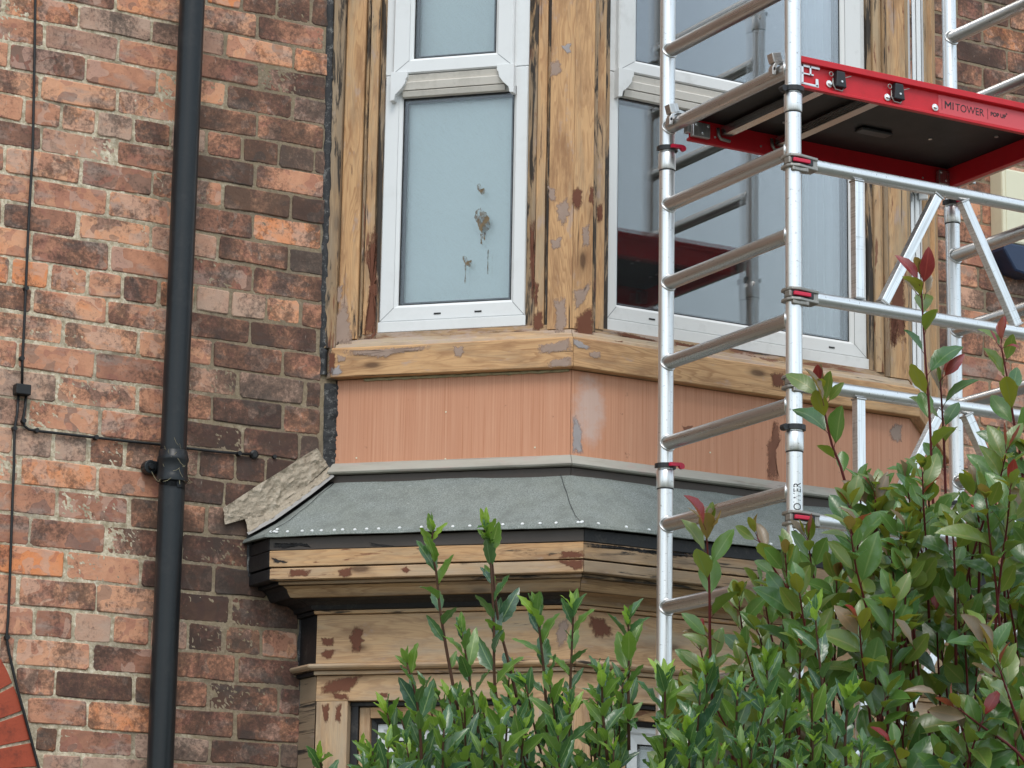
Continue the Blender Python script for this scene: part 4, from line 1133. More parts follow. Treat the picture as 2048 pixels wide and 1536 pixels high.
for f, o_, mt, px in [
    ('L', -0.014, 'brown_patch', [(740, 470), (750, 455), (753, 475), (752, 600), (750, 682), (728, 684), (734, 620), (740, 560), (734, 520)]),
    ('L', -0.020, 'brown_patch', [(1061, 448), (1068, 444), (1070, 560), (1066, 600), (1060, 590), (1060, 480)]),
    ('L', -0.014, 'brown_patch', [(1070, 560), (1078, 570), (1074, 610), (1068, 612)]),
    ('L', -0.014, 'brown_patch', [(1069, 627), (1084, 622), (1086, 655), (1078, 664), (1066, 660), (1066, 645)]),
    ('F', 0.0, 'brown_patch', [(1150, 634), (1163, 629), (1170, 621), (1186, 613), (1187, 676), (1170, 675), (1150, 671)]),
    ('F', 0.0, 'brown_patch', [(1145, 382), (1156, 373), (1164, 384), (1165, 412), (1152, 420), (1144, 404)]),
    ('F', 0.0, 'brown_patch', [(1180, 374), (1187, 374), (1187, 412), (1178, 402)]),
    ('F', -0.012, 'brown_patch', [(1193, 412), (1204, 408), (1206, 438), (1196, 446)]),
    ('L', 0.0, 'mauve_patch', [(1100, 124), (1118, 122), (1124, 138), (1116, 152), (1102, 152)]),
    ('L', 0.0, 'grey_patch', [(1122, 91), (1141, 86), (1142, 102), (1134, 108)]),
    ('L', 0.0, 'mauve_patch', [(1096, 372), (1112, 378), (1110, 402), (1098, 400)]),
    ('L', 0.0, 'mauve_patch', [(1112, 410), (1135, 396), (1140, 420), (1128, 452), (1116, 440)]),
    ('L', 0.0, 'mauve_patch', [(1100, 480), (1124, 474), (1120, 496), (1104, 500)]),
    ('L', 0.0, 'mauve_patch', [(1106, 600), (1130, 594), (1134, 650), (1124, 668), (1110, 664), (1112, 620)]),
    ('F', 0.0, 'mauve_patch', [(1164, 455), (1178, 450), (1180, 490), (1166, 494)]),
    ('F', 0.0, 'mauve_patch', [(1146, 582), (1172, 575), (1178, 562), (1184, 568), (1170, 600), (1150, 622)]),
    ('L', 0.003, 'mauve_patch', [(664, 640), (690, 600), (700, 640), (704, 690), (662, 692)]),
    ('L', 0.003, 'mauve_patch', [(668, 575), (686, 570), (682, 600), (674, 606)]),
    ('L', 0.035, 'brown_patch', [(658, 704), (671, 706), (670, 735), (660, 750), (657, 745)]),
    ('L', 0.035, 'mauve_patch', [(674, 709), (693, 712), (690, 722), (676, 724)]),
    ('L', 0.035, 'grey_patch', [(662, 736), (680, 731), (684, 748), (662, 751)]),
    ('L', 0.035, 'mauve_patch', [(694, 702), (780, 697), (860, 692), (850, 700), (790, 706), (770, 716), (742, 712), (700, 710)]),
    ('L', 0.035, 'mauve_patch', [(906, 693), (924, 692), (930, 700), (920, 716), (910, 712)]),
    ('L', 0.035, 'mauve_patch', [(1078, 690), (1110, 686), (1138, 676), (1141, 700), (1100, 706), (1078, 706)]),
    ('L', 0.035, 'mauve_patch', [(1096, 722), (1128, 716), (1141, 712), (1142, 731), (1098, 735)]),
    ('F', 0.035, 'grey_patch', [(1146, 676), (1160, 682), (1180, 694), (1176, 700), (1158, 694), (1146, 690)]),
    ('F', 0.035, 'mauve_patch', [(1178, 703), (1202, 703), (1201, 716), (1180, 714)]),
    ('F', 0.035, 'brown_patch', [(1541, 745), (1568, 748), (1570, 777), (1544, 772)]),
    ('L', -0.012, 'brown_patch', [(848, 675), (914, 669), (934, 673), (900, 677), (848, 679)]),
    ('L', 0.0, 'brown_patch', [(1000, 0)]) if False else ('F', -0.012, 'brown_patch', [(1230, 664), (1262, 668), (1300, 678), (1316, 684), (1280, 680), (1240, 672)]),
    ('F', -0.012, 'brown_patch', [(1350, 683), (1400, 693), (1392, 698), (1350, 692)]),
    ('F', -0.012, 'brown_patch', [(1450, 707), (1500, 712), (1566, 722), (1570, 728), (1520, 722), (1460, 714)]),
    ('F', 0.014, 'brown_patch', [(1228, 681), (1246, 682), (1246, 688), (1230, 686)]),
    ('L', 0.290, 'black_patch', [(542, 1087), (600, 1086), (650, 1087), (656, 1092), (630, 1096), (600, 1092), (570, 1097), (545, 1094)]),
    ('L', 0.290, 'black_patch', [(542, 1116), (560, 1120), (575, 1124), (548, 1126)]),
    ('L', 0.290, 'black_patch', [(740, 1084), (790, 1083), (800, 1089), (770, 1094), (742, 1092)]),
    ('F', 0.290, 'black_patch', [(1172, 1086), (1300, 1100), (1400, 1110), (1400, 1116), (1300, 1108), (1240, 1098), (1172, 1094)]),
    ('L', 0.288, 'brown_patch', [(676, 1142), (684, 1137), (703, 1135), (704, 1148), (690, 1156), (678, 1152)]),
    ('L', 0.288, 'brown_patch', [(801, 1138), (812, 1132), (822, 1140), (812, 1147)]),
    ('L', 0.290, 'brown_patch', [(1120, 1104), (1166, 1101), (1166, 1114), (1118, 1116)]),
    ('L', 0.288, 'brown_patch', [(1112, 1121), (1166, 1119), (1166, 1139), (1148, 1140), (1138, 1132)]),
    ('L', 0.288, 'brown_patch', [(576, 1140), (600, 1138), (622, 1140), (616, 1151), (578, 1154)]),
    ('L', 0.140, 'brown_patch', [(697, 1277), (710, 1251), (728, 1260), (724, 1272), (728, 1280), (722, 1290), (720, 1305), (702, 1304), (704, 1290), (700, 1284)]),
    ('L', 0.140, 'brown_patch', [(643, 1276), (668, 1276), (670, 1284), (666, 1292), (645, 1290)]),
    ('L', 0.140, 'brown_patch', [(642, 1306), (654, 1298), (671, 1301), (664, 1316), (656, 1320), (643, 1312)]),
    ('L', 0.135, 'brown_patch', [(644, 1372), (658, 1362), (700, 1353), (724, 1350), (712, 1368), (700, 1384), (644, 1387)]),
    ('L', 0.135, 'brown_patch', [(666, 1387), (698, 1387), (696, 1398), (668, 1398)]),
    ('L', 0.135, 'brown_patch', [(644, 1409), (658, 1408), (657, 1444), (648, 1446)]),
    ('L', 0.135, 'brown_patch', [(671, 1412), (682, 1408), (682, 1446), (671, 1443)]),
    ('L', 0.135, 'brown_patch', [(752, 1387), (778, 1385), (776, 1394), (754, 1395)]),
    ('F', 0.140, 'brown_patch', [(1178, 1231), (1206, 1236), (1222, 1256), (1226, 1270), (1190, 1275), (1180, 1256)]),
    ('L', 0.140, 'brown_patch', [(1070, 1236), (1090, 1232), (1086, 1246), (1072, 1247)]),
    ('L', 0.140, 'mauve_patch', [(1118, 1244), (1136, 1236), (1134, 1280), (1118, 1296), (1112, 1270)]),
    ('F', 0.0, 'stain_patch', [(1548, 842), (1556, 848), (1561, 878), (1552, 900), (1557, 960), (1536, 960), (1534, 892), (1543, 870)]),
    ('F', 0.0, 'grey_patch', [(1146, 838), (1152, 832), (1163, 858), (1165, 906), (1145, 906)]),
    ('F', 0.0, 'stain_patch', [(1366, 853), (1386, 852), (1386, 860), (1368, 860)]),
    ('F', 0.0, 'mauve_patch', [(1790, 846), (1804, 850), (1803, 885), (1784, 880), (1778, 862)]),
    ('F', 0.0, 'brown_patch', [(1780, 560), (1795, 520), (1808, 530), (1812, 680), (1780, 680)]),
    ('F', 0.0, 'brown_patch', [(1782, 640), (1790, 620), (1796, 650), (1790, 700), (1782, 690)]),
]:
    patch(f, o_, px, mt)
for px in ([(952, 424), (962, 418), (972, 426), (977, 440), (980, 455), (972, 462), (968, 472), (962, 462), (956, 448), (950, 436)], [(954, 370), (960, 368), (962, 380), (968, 376), (970, 386), (964, 388), (958, 382)], [(926, 513), (932, 512), (936, 522), (942, 520), (942, 534), (934, 530), (928, 524)], [(961, 468), (965, 470), (964, 490), (961, 486)], [(968, 464), (971, 466), (969, 480), (967, 476)], [(930, 530), (932, 530), (931, 565), (930, 565)], [(975, 500), (977, 500), (976, 545), (975, 545)]):
    patch('L', -0.0493, px, 'mud', 'mud_splash', W1, 0.6)
for px in ([(888, 305), (905, 288), (910, 290), (896, 312), (882, 325)],):
    patch('L', -0.0493, px, 'mud', 'smear', W1, 0.4) if False else None
# washers and screw heads on the orange panel
for f, px, py in (('L', 892, 824), ('L', 891, 918), ('L', 1070, 895), ('L', 713, 916), ('F', 1420, 905)):
    p0, t, n, L = FACES[f]
    c = on_plane(px, py, n, p0)
    mb = MB(); mb.tube([c-n*0.001, c+n*0.0016], 0.0026, 8)
    part('screw_head', mb, M['cream'], bay)

# ================================================================== FLASHING TAPE
fl = empty('flashing_strip', on_wall(560, 985, 0), 'crumpled buff flashing tape stuck on the brick along the left end of the felt roof', 'flashing')
def strip(topl, botl, n, m, amp, seed, mat, name, y0, y1):
    mb = MB(); P = []
    def along(pl, t):
        x = t*(len(pl)-1); i = min(int(x), len(pl)-2)
        return pl[i][0]+(pl[i+1][0]-pl[i][0])*(x-i), pl[i][1]+(pl[i+1][1]-pl[i][1])*(x-i)
    for i in range(n+1):
        a = along(topl, i/n); b = along(botl, i/n); row = []
        for k in range(m+1):
            t = k/m
            q = on_wall(a[0]+(b[0]-a[0])*t, a[1]+(b[1]-a[1])*t, y0+(y1-y0)*t)
            v = Vector((q.x*26, q.z*26, seed))
            q.y -= (1-abs(mnoise.noise(v)))**3*amp+(1-abs(mnoise.noise(v*2.9)))**4*amp*0.6
            row.append(q)
        P.append(row)
    mb.grid(P)
    return part(name, mb, mat, fl, smooth=True, autosmooth=50)
strip([(445, 1016), (470, 1000), (520, 967), (560, 943), (600, 916), (632, 897)], [(447, 1050), (490, 1038), (545, 1027), (560, 1010), (612, 972), (655, 932)], 90, 26, 0.0065, 2.0, M['tape'], 'tape', -0.012, -0.016)
strip([(488, 1036), (545, 1022), (562, 1006), (612, 972), (656, 934)], [(494, 1066), (545, 1036), (585, 1008), (620, 982), (664, 948)], 50, 8, 0.007, 7.0, M['tape'], 'lower_fold', -0.014, -0.03)
strip([(493, 1065), (545, 1035), (585, 1007), (620, 981), (664, 947)], [(497, 1070), (548, 1042), (588, 1014), (624, 988), (668, 953)], 40, 3, 0.002, 9.0, M['lead'], 'lead_edge', -0.031, -0.045)
strip([(498, 1071), (548, 1042), (588, 1014), (624, 988), (668, 953)], [(504, 1082), (552, 1050), (592, 1021), (628, 994), (672, 960)], 30, 3, 0.001, 4.0, M['black_paint'], 'upstand', -0.010, -0.03)

# ================================================================== DOWNPIPE
dp = empty('downpipe', (3.24, -0.085, 0), 'black cast iron downpipe on the brick wall left of the bay', 'downpipe')
def pipe_x(y): 
    a = on_wall(384.5, 0, y); b = on_wall(330.0, 1300, y)
    return a, b
pa, pb = pipe_x(-0.085)
def pipe_at(z): 
    t = (z-pb.z)/(pa.z-pb.z)
    return Vector((pb.x+(pa.x-pb.x)*t, -0.085, z))
zj = on_wall(345, 960, -0.085).z
R0 = 0.0385
mb = MB(); mb.tube([pipe_at(zj-0.03), pipe_at(zj+0.4), pipe_at(7.3)], R0, 28); part('upper_pipe', mb, M['pipe'], dp, smooth=True, autosmooth=40)
mb = MB(); mb.tube([pipe_at(0.02), pipe_at(1.5), pipe_at(zj+0.02)], R0, 28); part('lower_pipe', mb, M['pipe'], dp, smooth=True, autosmooth=40)
mb = MB()
zs = [(-0.008, 1.09), (-0.006, 1.2), (0.006, 1.22), (0.012, 1.16), (0.02, 1.13), (0.05, 1.13), (0.056, 1.2), (0.064, 1.21), (0.068, 1.15), (0.085, 1.08), (0.088, 1.0)]
mb.tube([pipe_at(zj+z) for z, _ in zs], [R0*r for _, r in zs], 28); part('socket', mb, M['pipe'], dp, smooth=True, autosmooth=60)
mb = MB()
c = on_wall(304, 935, -0.03)
for dx in (0,):
    mb.box(c+Vector((0.012, 0.008, 0)), (0.03, 0, 0), (0, 0.012, 0), (0, 0, 0.02))
mb.tube([c+Vector((-0.008, 0.02, 0.0)), c+Vector((-0.008, -0.012, 0.0))], 0.021, 14)
part('bracket_ear', mb, M['pipe'], dp, bevel=0.003)
mb = MB(); mb.tube([c+Vector((-0.008, -0.012, 0)), c+Vector((-0.008, -0.021, 0))], [0.011, 0.008], 10); part('bracket_bolt', mb, M['pipe'], dp)
# cobweb-caught debris round the socket
mb = MB(); cr_ = random.Random(4)
for i in range(26):
    a = cr_.uniform(0, 6.28); q = pipe_at(zj+cr_.uniform(-0.02, 0.1))+Vector((math.cos(a)*R0*1.2, -abs(math.sin(a))*R0*1.2, 0))
    d = Vector((cr_.uniform(-1, 1), cr_.uniform(-1, 0.2), cr_.uniform(-1, 1))).normalized()*cr_.uniform(0.01, 0.035)
    mb.tube([q, q+d*0.5+Vector((0, 0, -0.003)), q+d], 0.0006, 3)
o = part('debris', mb, M['foam'], dp); o['kind'] = 'stuff'

# ================================================================== WALL CABLE
cb = empty('wall_cable', on_wall(45, 780, 0), 'thin black cable clipped up the brick at far left, with small junction box', 'cable')
def wire(pxs, name='cable_run', r=0.0042, y=-0.013):
    mb = MB(); pts = [on_wall(px, py, y) for px, py in pxs]
    mb.tube(pts, r, 8); return part(name, mb, M['cable'], cb, smooth=True)
wire([(72, -60), (70.5, 0), (69, 120), (65.5, 300), (58, 430), (54, 520), (51.5, 577), (49, 640), (45, 717), (44, 772)])
wire([(52, 790), (50, 815), (46, 838), (49, 852), (58, 859), (75, 862), (120, 867), (190, 875), (260, 883), (310, 888), (345, 892), (378, 897), (440, 904), (505, 909)])
wire([(37, 790), (34, 830), (29, 857), (28, 930), (25, 1000), (20, 1150), (16, 1240), (13, 1275), (18, 1305), (34, 1375), (52, 1440), (68, 1500), (80, 1545), (86, 1600)])
c = on_wall(44, 780, -0.018)
mb = MB(); mb.box(c, (0.023, 0, 0), (0, 0.016, 0), (0, 0, 0.0155)); part('junction_box', mb, M['cable'], cb, bevel=0.003)
for px, py in ((52, 577), (43.5, 717), (29, 857), (73, 861), (47, 842), (478, 907), (14, 1275), (192, 875)):
    c = on_wall(px, py, -0.012)
    mb = MB(); mb.tube([c+Vector((0, 0.012, 0.0)), c+Vector((0, -0.008, 0))], [0.008, 0.007], 8); part('cable_clip', mb, M['cable'], cb)
c = on_wall(508, 909, -0.008)
mb = MB(); mb.tube([c+Vector((0, 0.008, 0)), c+Vector((0, -0.004, 0)), c+Vector((0, -0.007, 0))], [0.0135, 0.0135, 0.008], 14); part('grommet', mb, M['cable'], cb)
c = on_wall(548, 914, -0.004)
mb = MB(); mb.tube([c+Vector((0, 0.008, 0)), c+Vector((0, -0.008, 0))], [0.008, 0.006], 10); part('old_wall_plug', mb, M['cable'], wall)

# ================================================================== ALARM BOX AT THE RIGHT EDGE
nb = empty('alarm_box', on_wall(2050, 430, 0), 'cream alarm box with navy lower cover on the brick wall at the right edge', 'alarm box')
a = on_wall(2007, 482, -0.075); b = on_wall(2008, 335, -0.075); c = on_wall(2012, 526, -0.075)
AW = 0.21
def slab(x0, x1, pts, y0, mat, name, bev):
    """closed outline in (x, z), front at y0, back on the wall"""
    mb = MB(); n = len(pts)
    fr = [Vector((x, y0, z)) for x, z in pts]; bk = [Vector((x, -0.001, z)) for x, z in pts]
    for k in range(n): mb.face([fr[k], bk[k], bk[(k+1) % n], fr[(k+1) % n]])
    mb.face(fr); mb.face(bk[::-1])
    return part(name, mb, mat, nb, bevel=bev)
slab(0, 0, [(a.x, a.z), (a.x+AW, a.z), (a.x+AW, b.z), (a.x, b.z)], -0.075, M['cream'], 'upper_cover', 0.008)
slab(0, 0, [(a.x+0.014, a.z+0.01), (a.x+0.017, a.z+0.01), (a.x+0.017, b.z-0.006), (a.x+0.014, b.z-0.006)], -0.0775, M['cream'], 'cover_rib', 0.0008)
zb_ = c.z-0.012
slab(0, 0, [(a.x-0.001, a.z-0.002), (a.x-0.001, a.z-0.030), (a.x+0.012, a.z-0.050), (a.x+0.05, zb_-0.012), (a.x+AW/2, zb_-0.02), (a.x+AW-0.05, zb_-0.012), (a.x+AW+0.001, a.z-0.03), (a.x+AW+0.001, a.z-0.002)], -0.078, M['navy'], 'lower_cover', 0.008)

# ================================================================== ALUMINIUM TOWER
TX0, TX1, TYB, TYF = 4.307, 5.338, -1.03, -1.667
tower = empty('access_tower', (4.82, -1.35, 0), 'aluminium mobile access tower with ladder frames standing in front of the bay', 'scaffold tower')
RP = 0.0222
RUNG = [4.190-0.2335*k for k in range(-6, 18)]
COL = [4.06, 3.125, 2.19, 1.25, 5.0]
TR = random.Random(11)
post_of = {}
for (x, y) in ((TX0, TYB), (TX0, TYF), (TX1, TYB), (TX1, TYF)):
    cuts = sorted(COL)
    lo = 0.08
    for cz in cuts+[5.6]:
        mb = MB(); mb.tube([(x, y, lo), (x, y, (lo+cz)/2), (x, y, cz-0.001)], RP, 24)
        post_of[(x, y, round(cz, 2))] = part('post', mb, M['alu'], tower, smooth=True, autosmooth=40, seed=TR.random())
        lo = cz
    for cz in cuts:
        mb = MB(); mb.tube([(x, y, cz-0.001), (x, y, cz+0.0025)], RP+0.0012, 24); part('joint_ring', mb, M['gasket'], tower, smooth=True, autosmooth=40)
        mb = MB(); mb.tube([(x, y, cz+0.0025), (x, y, cz+0.006), (x, y, cz+0.052), (x, y, cz+0.056)], [RP+0.001, RP+0.0028, RP+0.0028, RP], 24)
        part('joint_sleeve', mb, M['alu'], tower, smooth=True, autosmooth=40, seed=TR.random())
        # locking clip round the sleeve
        mb = MB()
        cl = []
        back = y == TYB
        for k in range(13):
            aa = math.radians(-200+220*k/12) if back else math.radians(-230+250*k/12)
            cl.append(Vector((x+math.cos(aa)*(RP+0.005), y+math.sin(aa)*(RP+0.005), cz+0.066)))
        for da in range(12):
            p, q = cl[da], cl[da+1]
            up_ = Vector((0, 0, 0.0065)); out = (Vector((p.x-x, p.y-y, 0))).normalized()*0.0035; out2 = (Vector((q.x-x, q.y-y, 0))).normalized()*0.0035
            mb.face([p+out-up_, q+out2-up_, q+out2+up_, p+out+up_]); mb.face([p-out+up_, q-out2+up_, q-out2-up_, p-out-up_]); mb.face([p+out+up_, q+out2+up_, q-out2+up_, p-out+up_]); mb.face([p-out-up_, q-out2-up_, q+out2-up_, p+out-up_])
        clip = part('locking_clip', mb, M['black_plastic'], tower)
        if back:
            mb = MB()
            c = Vector((x+0.012, y-RP-0.012, cz+0.068))
            mb.box(c, (0.019, 0.0, 0.001), (0, 0.006, 0), (0, 0, 0.005)); mb.tube([c+Vector((0.019, 0.003, -0.004)), c+Vector((0.019, -0.007, -0.004))], 0.0085, 12)
            part('clip_lever', mb, M['red_plastic'], clip)
        else:
            mb = MB(); c = Vector((x-RP-0.012, y-0.006, cz+0.064)); mb.tube([c+Vector((0, 0.012, 0)), c+Vector((0, -0.006, 0))], 0.009, 10)
            part('clip_lever', mb, M['black_plastic'], clip)
    # castor foot
    mb = MB(); mb.tube([(x, y, 0.0), (x, y, 0.012)], 0.06, 20); mb.tube([(x, y, 0.012), (x, y, 0.1)], 0.017, 12); part('base_foot', mb, M['alu_dull'], tower, smooth=True, autosmooth=40, seed=0.3)
def rung(x, z):
    mb = MB(); mb.tube([(x, TYB, z), (x, (TYB+TYF)/2, z), (x, TYF, z)], 0.0205, 20)
    ob = part('rung', mb, M['alu_dull'], tower, smooth=True, autosmooth=40, seed=TR.random())
    for y, sg in ((TYB, -1), (TYF, 1)):
        pts = []
        for k in range(17):
            aa = 2*math.pi*k/16
            pts.append(Vector((x+math.cos(aa)*0.0225, y+sg*(math.sqrt(max(0, (RP+0.001)**2-(math.cos(aa)*0.0215)**2))), z+math.sin(aa)*0.0225)))
        wm = MB(); wm.tube(pts, 0.0034, 6, cap=False)
        part('weld', wm, M['alu'], ob, smooth=True, seed=TR.random())
for x in (TX0, TX1):
    for z in RUNG:
        if 0.2 < z < 5.6: rung(x, z)
# braced side frames hooked on the street side
def clamp(z):
    """claw casting that grips the post at the end of a rail"""
    mb = MB()
    sh = [(-0.030, -0.012), (-0.024, -0.026), (0.0, -0.032), (0.034, -0.026), (0.068, -0.020), (0.070, 0.020), (0.034, 0.026), (0.0, 0.032), (-0.024, 0.026), (-0.030, 0.012)]
    for z0, z1 in ((0.0085, 0.0175), (-0.0195, -0.0105)):
        n = len(sh)
        a = [Vector((TX0+x, TYF+y, z+z0)) for x, y in sh]; b = [Vector((TX0+x*1.0, TYF+y, z+z1)) for x, y in sh]
        for k in range(n): mb.face([a[k], a[(k+1) % n], b[(k+1) % n], b[k]])
        mb.face(a[::-1]); mb.face(b)
    mb.box((TX0+0.058, TYF, z-0.001), (0.012, 0, 0), (0, 0.017, 0), (0, 0, 0.0115))
    mb.box((TX0-0.020, TYF-0.010, z-0.001), (0.009, 0, 0), (0, 0.012, 0), (0, 0, 0.009))
    # lower lip
    mb.box((TX0+0.006, TYF-0.021, z-0.024), (0.026, 0, 0), (0, 0.006, 0), (0, 0, 0.006))
    ob = part('clamp', mb, M['alu_cast'], tower, bevel=0.0025, seed=TR.random())
    mb = MB(); mb.box((TX0+0.008, TYF-0.028, z-0.001), (0.027, 0, 0), (0, 0.004, 0), (0, 0, 0.0055)); part('clamp_trigger', mb, M['red_plastic'], ob, bevel=0.002)
    mb = MB(); mb.box((TX0+0.014, TYF-0.004, z-0.001), (0.034, 0, 0), (0, 0.020, 0), (0, 0, 0.0085)); part('clamp_body', mb, M['black_plastic'], ob)
RAIL = [3.922, 3.552, 3.314, 2.949, 2.71, 2.345, 4.53, 4.90]
for z in RAIL[:6]:
    mb = MB(); mb.tube([(TX0+0.066, TYF, z), (TX0+0.085, TYF, z), (TX0+0.09, TYF, z), (TX0+0.098, TYF, z), (TX0+0.104, TYF, z), ((TX0+TX1)/2, TYF, z), (TX1-0.03, TYF, z)], [0.0185, 0.0185, 0.0175, 0.0185, 0.0178, 0.018, 0.018], 20)
    part('rail', mb, M['alu'], tower, smooth=True, autosmooth=40, seed=TR.random())
    clamp(z)
def strut(x0, z0, x1, z1):
    mb = MB(); a, b = Vector((x0, TYF, z0)), Vector((x1, TYF, z1)); d = (b-a); L_ = d.length; d.normalize()
    w_ = Vector((-d.z, 0, d.x))
    mb.box((a+b)/2, d*(L_/2), w_*0.0135, (0, 0.0125, 0))
    s_ = part('strut', mb, M['alu'], tower, bevel=0.002, seed=TR.random())
    for p in (a, b):
        wm = MB(); wm.box(p+d*(0.0035 if p is a else -0.0035), w_*0.016, d*0.003, (0, 0.015, 0)); part('weld', wm, M['alu_dull'], s_, bevel=0.002, seed=0.2)
for zt_, zb_ in ((3.922, 3.552), (3.314, 2.949), (2.71, 2.345)):
    a_, b_ = zt_-0.017, zb_+0.017
    strut(4.516, a_, 4.516, b_)
    strut(4.789, a_, 4.598, b_)
    strut(4.876, a_, 5.06, b_)
    strut(5.16, a_, 5.16, b_)

def text_mesh(s, size, bold=0.0):
    cu = bpy.data.curves.new('txt', 'FONT'); cu.body = s; cu.size = size; cu.offset = bold; cu.align_x = 'LEFT'
    cu.resolution_u = 6
    ob = bpy.data.objects.new('txt', cu); sc.collection.objects.link(ob)
    dg = bpy.context.evaluated_depsgraph_get()
    me = bpy.data.meshes.new_from_object(ob.evaluated_get(dg))
    bpy.data.objects.remove(ob)
    vs = [v.co.copy() for v in me.vertices]; fs = [tuple(p.vertices) for p in me.polygons]
    bpy.data.meshes.remove(me)
    return vs, fs
def place_text(s, size, fn, name, parent, bold=0.0):
    vs, fs = text_mesh(s, size, bold)
    mb = MB(); mb.v = [fn(v.x, v.y) for v in vs]; mb.f = fs; mb.uv = [[(0, 0)]*len(f) for f in fs]; mb.mi = [0]*len(fs)
    w_ = max(v.x for v in vs)
    return part(name, mb, M['black_text'], parent), w_
# printed name running up the near post, wrapped on the tube
def wrap(zb, ang0, h):
    def fn(x, y):
        a = ang0+(-(y-h/2))/RP
        return Vector((TX0+math.cos(a)*(RP+0.0006), TYF+math.sin(a)*(RP+0.0006), zb+x))
    return fn
key = [k for k in post_of if k[0] == TX0 and k[1] == TYF and abs(k[2]-3.125) < 0.02][0]
def wrap_scaled(zb, width, h, full, size):
    fn0 = wrap(zb, math.radians(-108), h)
    return lambda x, y: fn0(x*width/full, y*h/(size*0.73))
def bold_mi(fn, w_, h_, name, parent):
    """heavy M and I drawn as strokes in a box w_ wide and h_ high"""
    k = 0.17*h_; mw = w_*0.74
    polys = [[(0, 0), (k, 0), (k, h_), (0, h_)], [(mw-k, 0), (mw, 0), (mw, h_), (mw-k, h_)], [(k, h_), (k, h_*0.66), (mw/2, h_*0.26), (mw/2, h_*0.60)], [(mw/2, h_*0.60), (mw/2, h_*0.26), (mw-k, h_*0.66), (mw-k, h_)], [(w_-k*1.05, 0), (w_, 0), (w_, h_), (w_-k*1.05, h_)]]
    mb = MB()
    for p in polys: mb.face([fn(x, y) for x, y in p])
    return part(name, mb, M['black_text'], parent)
bold_mi(wrap(2.893, math.radians(-108), 0.022), 0.034, 0.022, 'lettering', post_of[key])
vs_, _f = text_mesh('TOWER', 0.034)
place_text('TOWER', 0.034, wrap_scaled(2.951, 0.090, 0.022, max(v.x for v in vs_), 0.034), 'lettering', post_of[key])

# ================================================================== WORK PLATFORM
pf = empty('work_platform', (4.83, -1.35, 4.15), 'red edged work platform resting on the tower rungs, black underside', 'platform')
PYF, PYB, PZ0, PZ1 = -1.625, -1.078, 4.150, 4.240
PX0, PX1 = 4.352, 5.298
mb = MB()
def beam(y, sg):
    # channel section, flanges turned outwards
    mb = MB()
    pr_ = [(0, 0.0), (0.016*sg, 0.0), (0.016*sg, 0.008), (0.003*sg, 0.010), (0.003*sg, 0.070), (0.018*sg, 0.072), (0.018*sg, 0.090), (0, 0.090)]
    a = [Vector((PX0, y+p[0], PZ0+p[1])) for p in pr_]; b = [Vector((PX1, y+p[0], PZ0+p[1])) for p in pr_]
    n = len(pr_)
    for k in range(n): mb.face([a[k], a[(k+1) % n], b[(k+1) % n], b[k]])
    mb.face(a[::-1]); mb.face(b)
    return part('side_beam', mb, M['red'], pf, bevel=0.0015)
fb = beam(PYF, -1); bb = beam(PYB, 1)
mb = MB(); mb.aabox(PX0+0.004, PX1-0.004, PYF+0.0015, PYB-0.0015, 4.214, 4.228); part('deck_board', mb, M['deck'], pf)
for x in (PX1-0.011,):
    mb = MB(); mb.aabox(x-0.010, x+0.010, PYF+0.003, PYB-0.003, 4.153, 4.212); part('end_beam', mb, M['red'], pf, bevel=0.0015)
for x in (4.474, 4.662):
    mb = MB()
    w2 = 0.015
    pr_ = [(-w2, 0), (-w2+0.003, -0.0)]
    # grooved extrusion: ribs on the underside
    xs = [-w2+2*w2*i/10 for i in range(11)]
    pro = [(-w2, 4.205)]+[(xx, 4.180-(0.002 if i % 2 else 0.0)) for i, xx in enumerate(xs)]+[(w2, 4.205)]
    a = [Vector((x+p, PYF+0.006, z)) for p, z in pro]; b = [Vector((x+p, PYB-0.006, z)) for p, z in pro]
    for k in range(len(pro)-1): mb.face([a[k], b[k], b[k+1], a[k+1]])
    mb.face(a); mb.face(b[::-1])
    part('cross_bar', mb, M['alu_dull'], pf, seed=TR.random())
    mb = MB(); mb.tube([(x-0.026, PYB-0.004, 4.20), (x-0.026, PYB-0.008, 4.178), (x-0.020, PYB-0.010, 4.167), (x+0.012, PYB-0.010, 4.165)], 0.005, 8); part('cross_bar_clip', mb, M['alu_cast'], pf, smooth=True, seed=0.1)
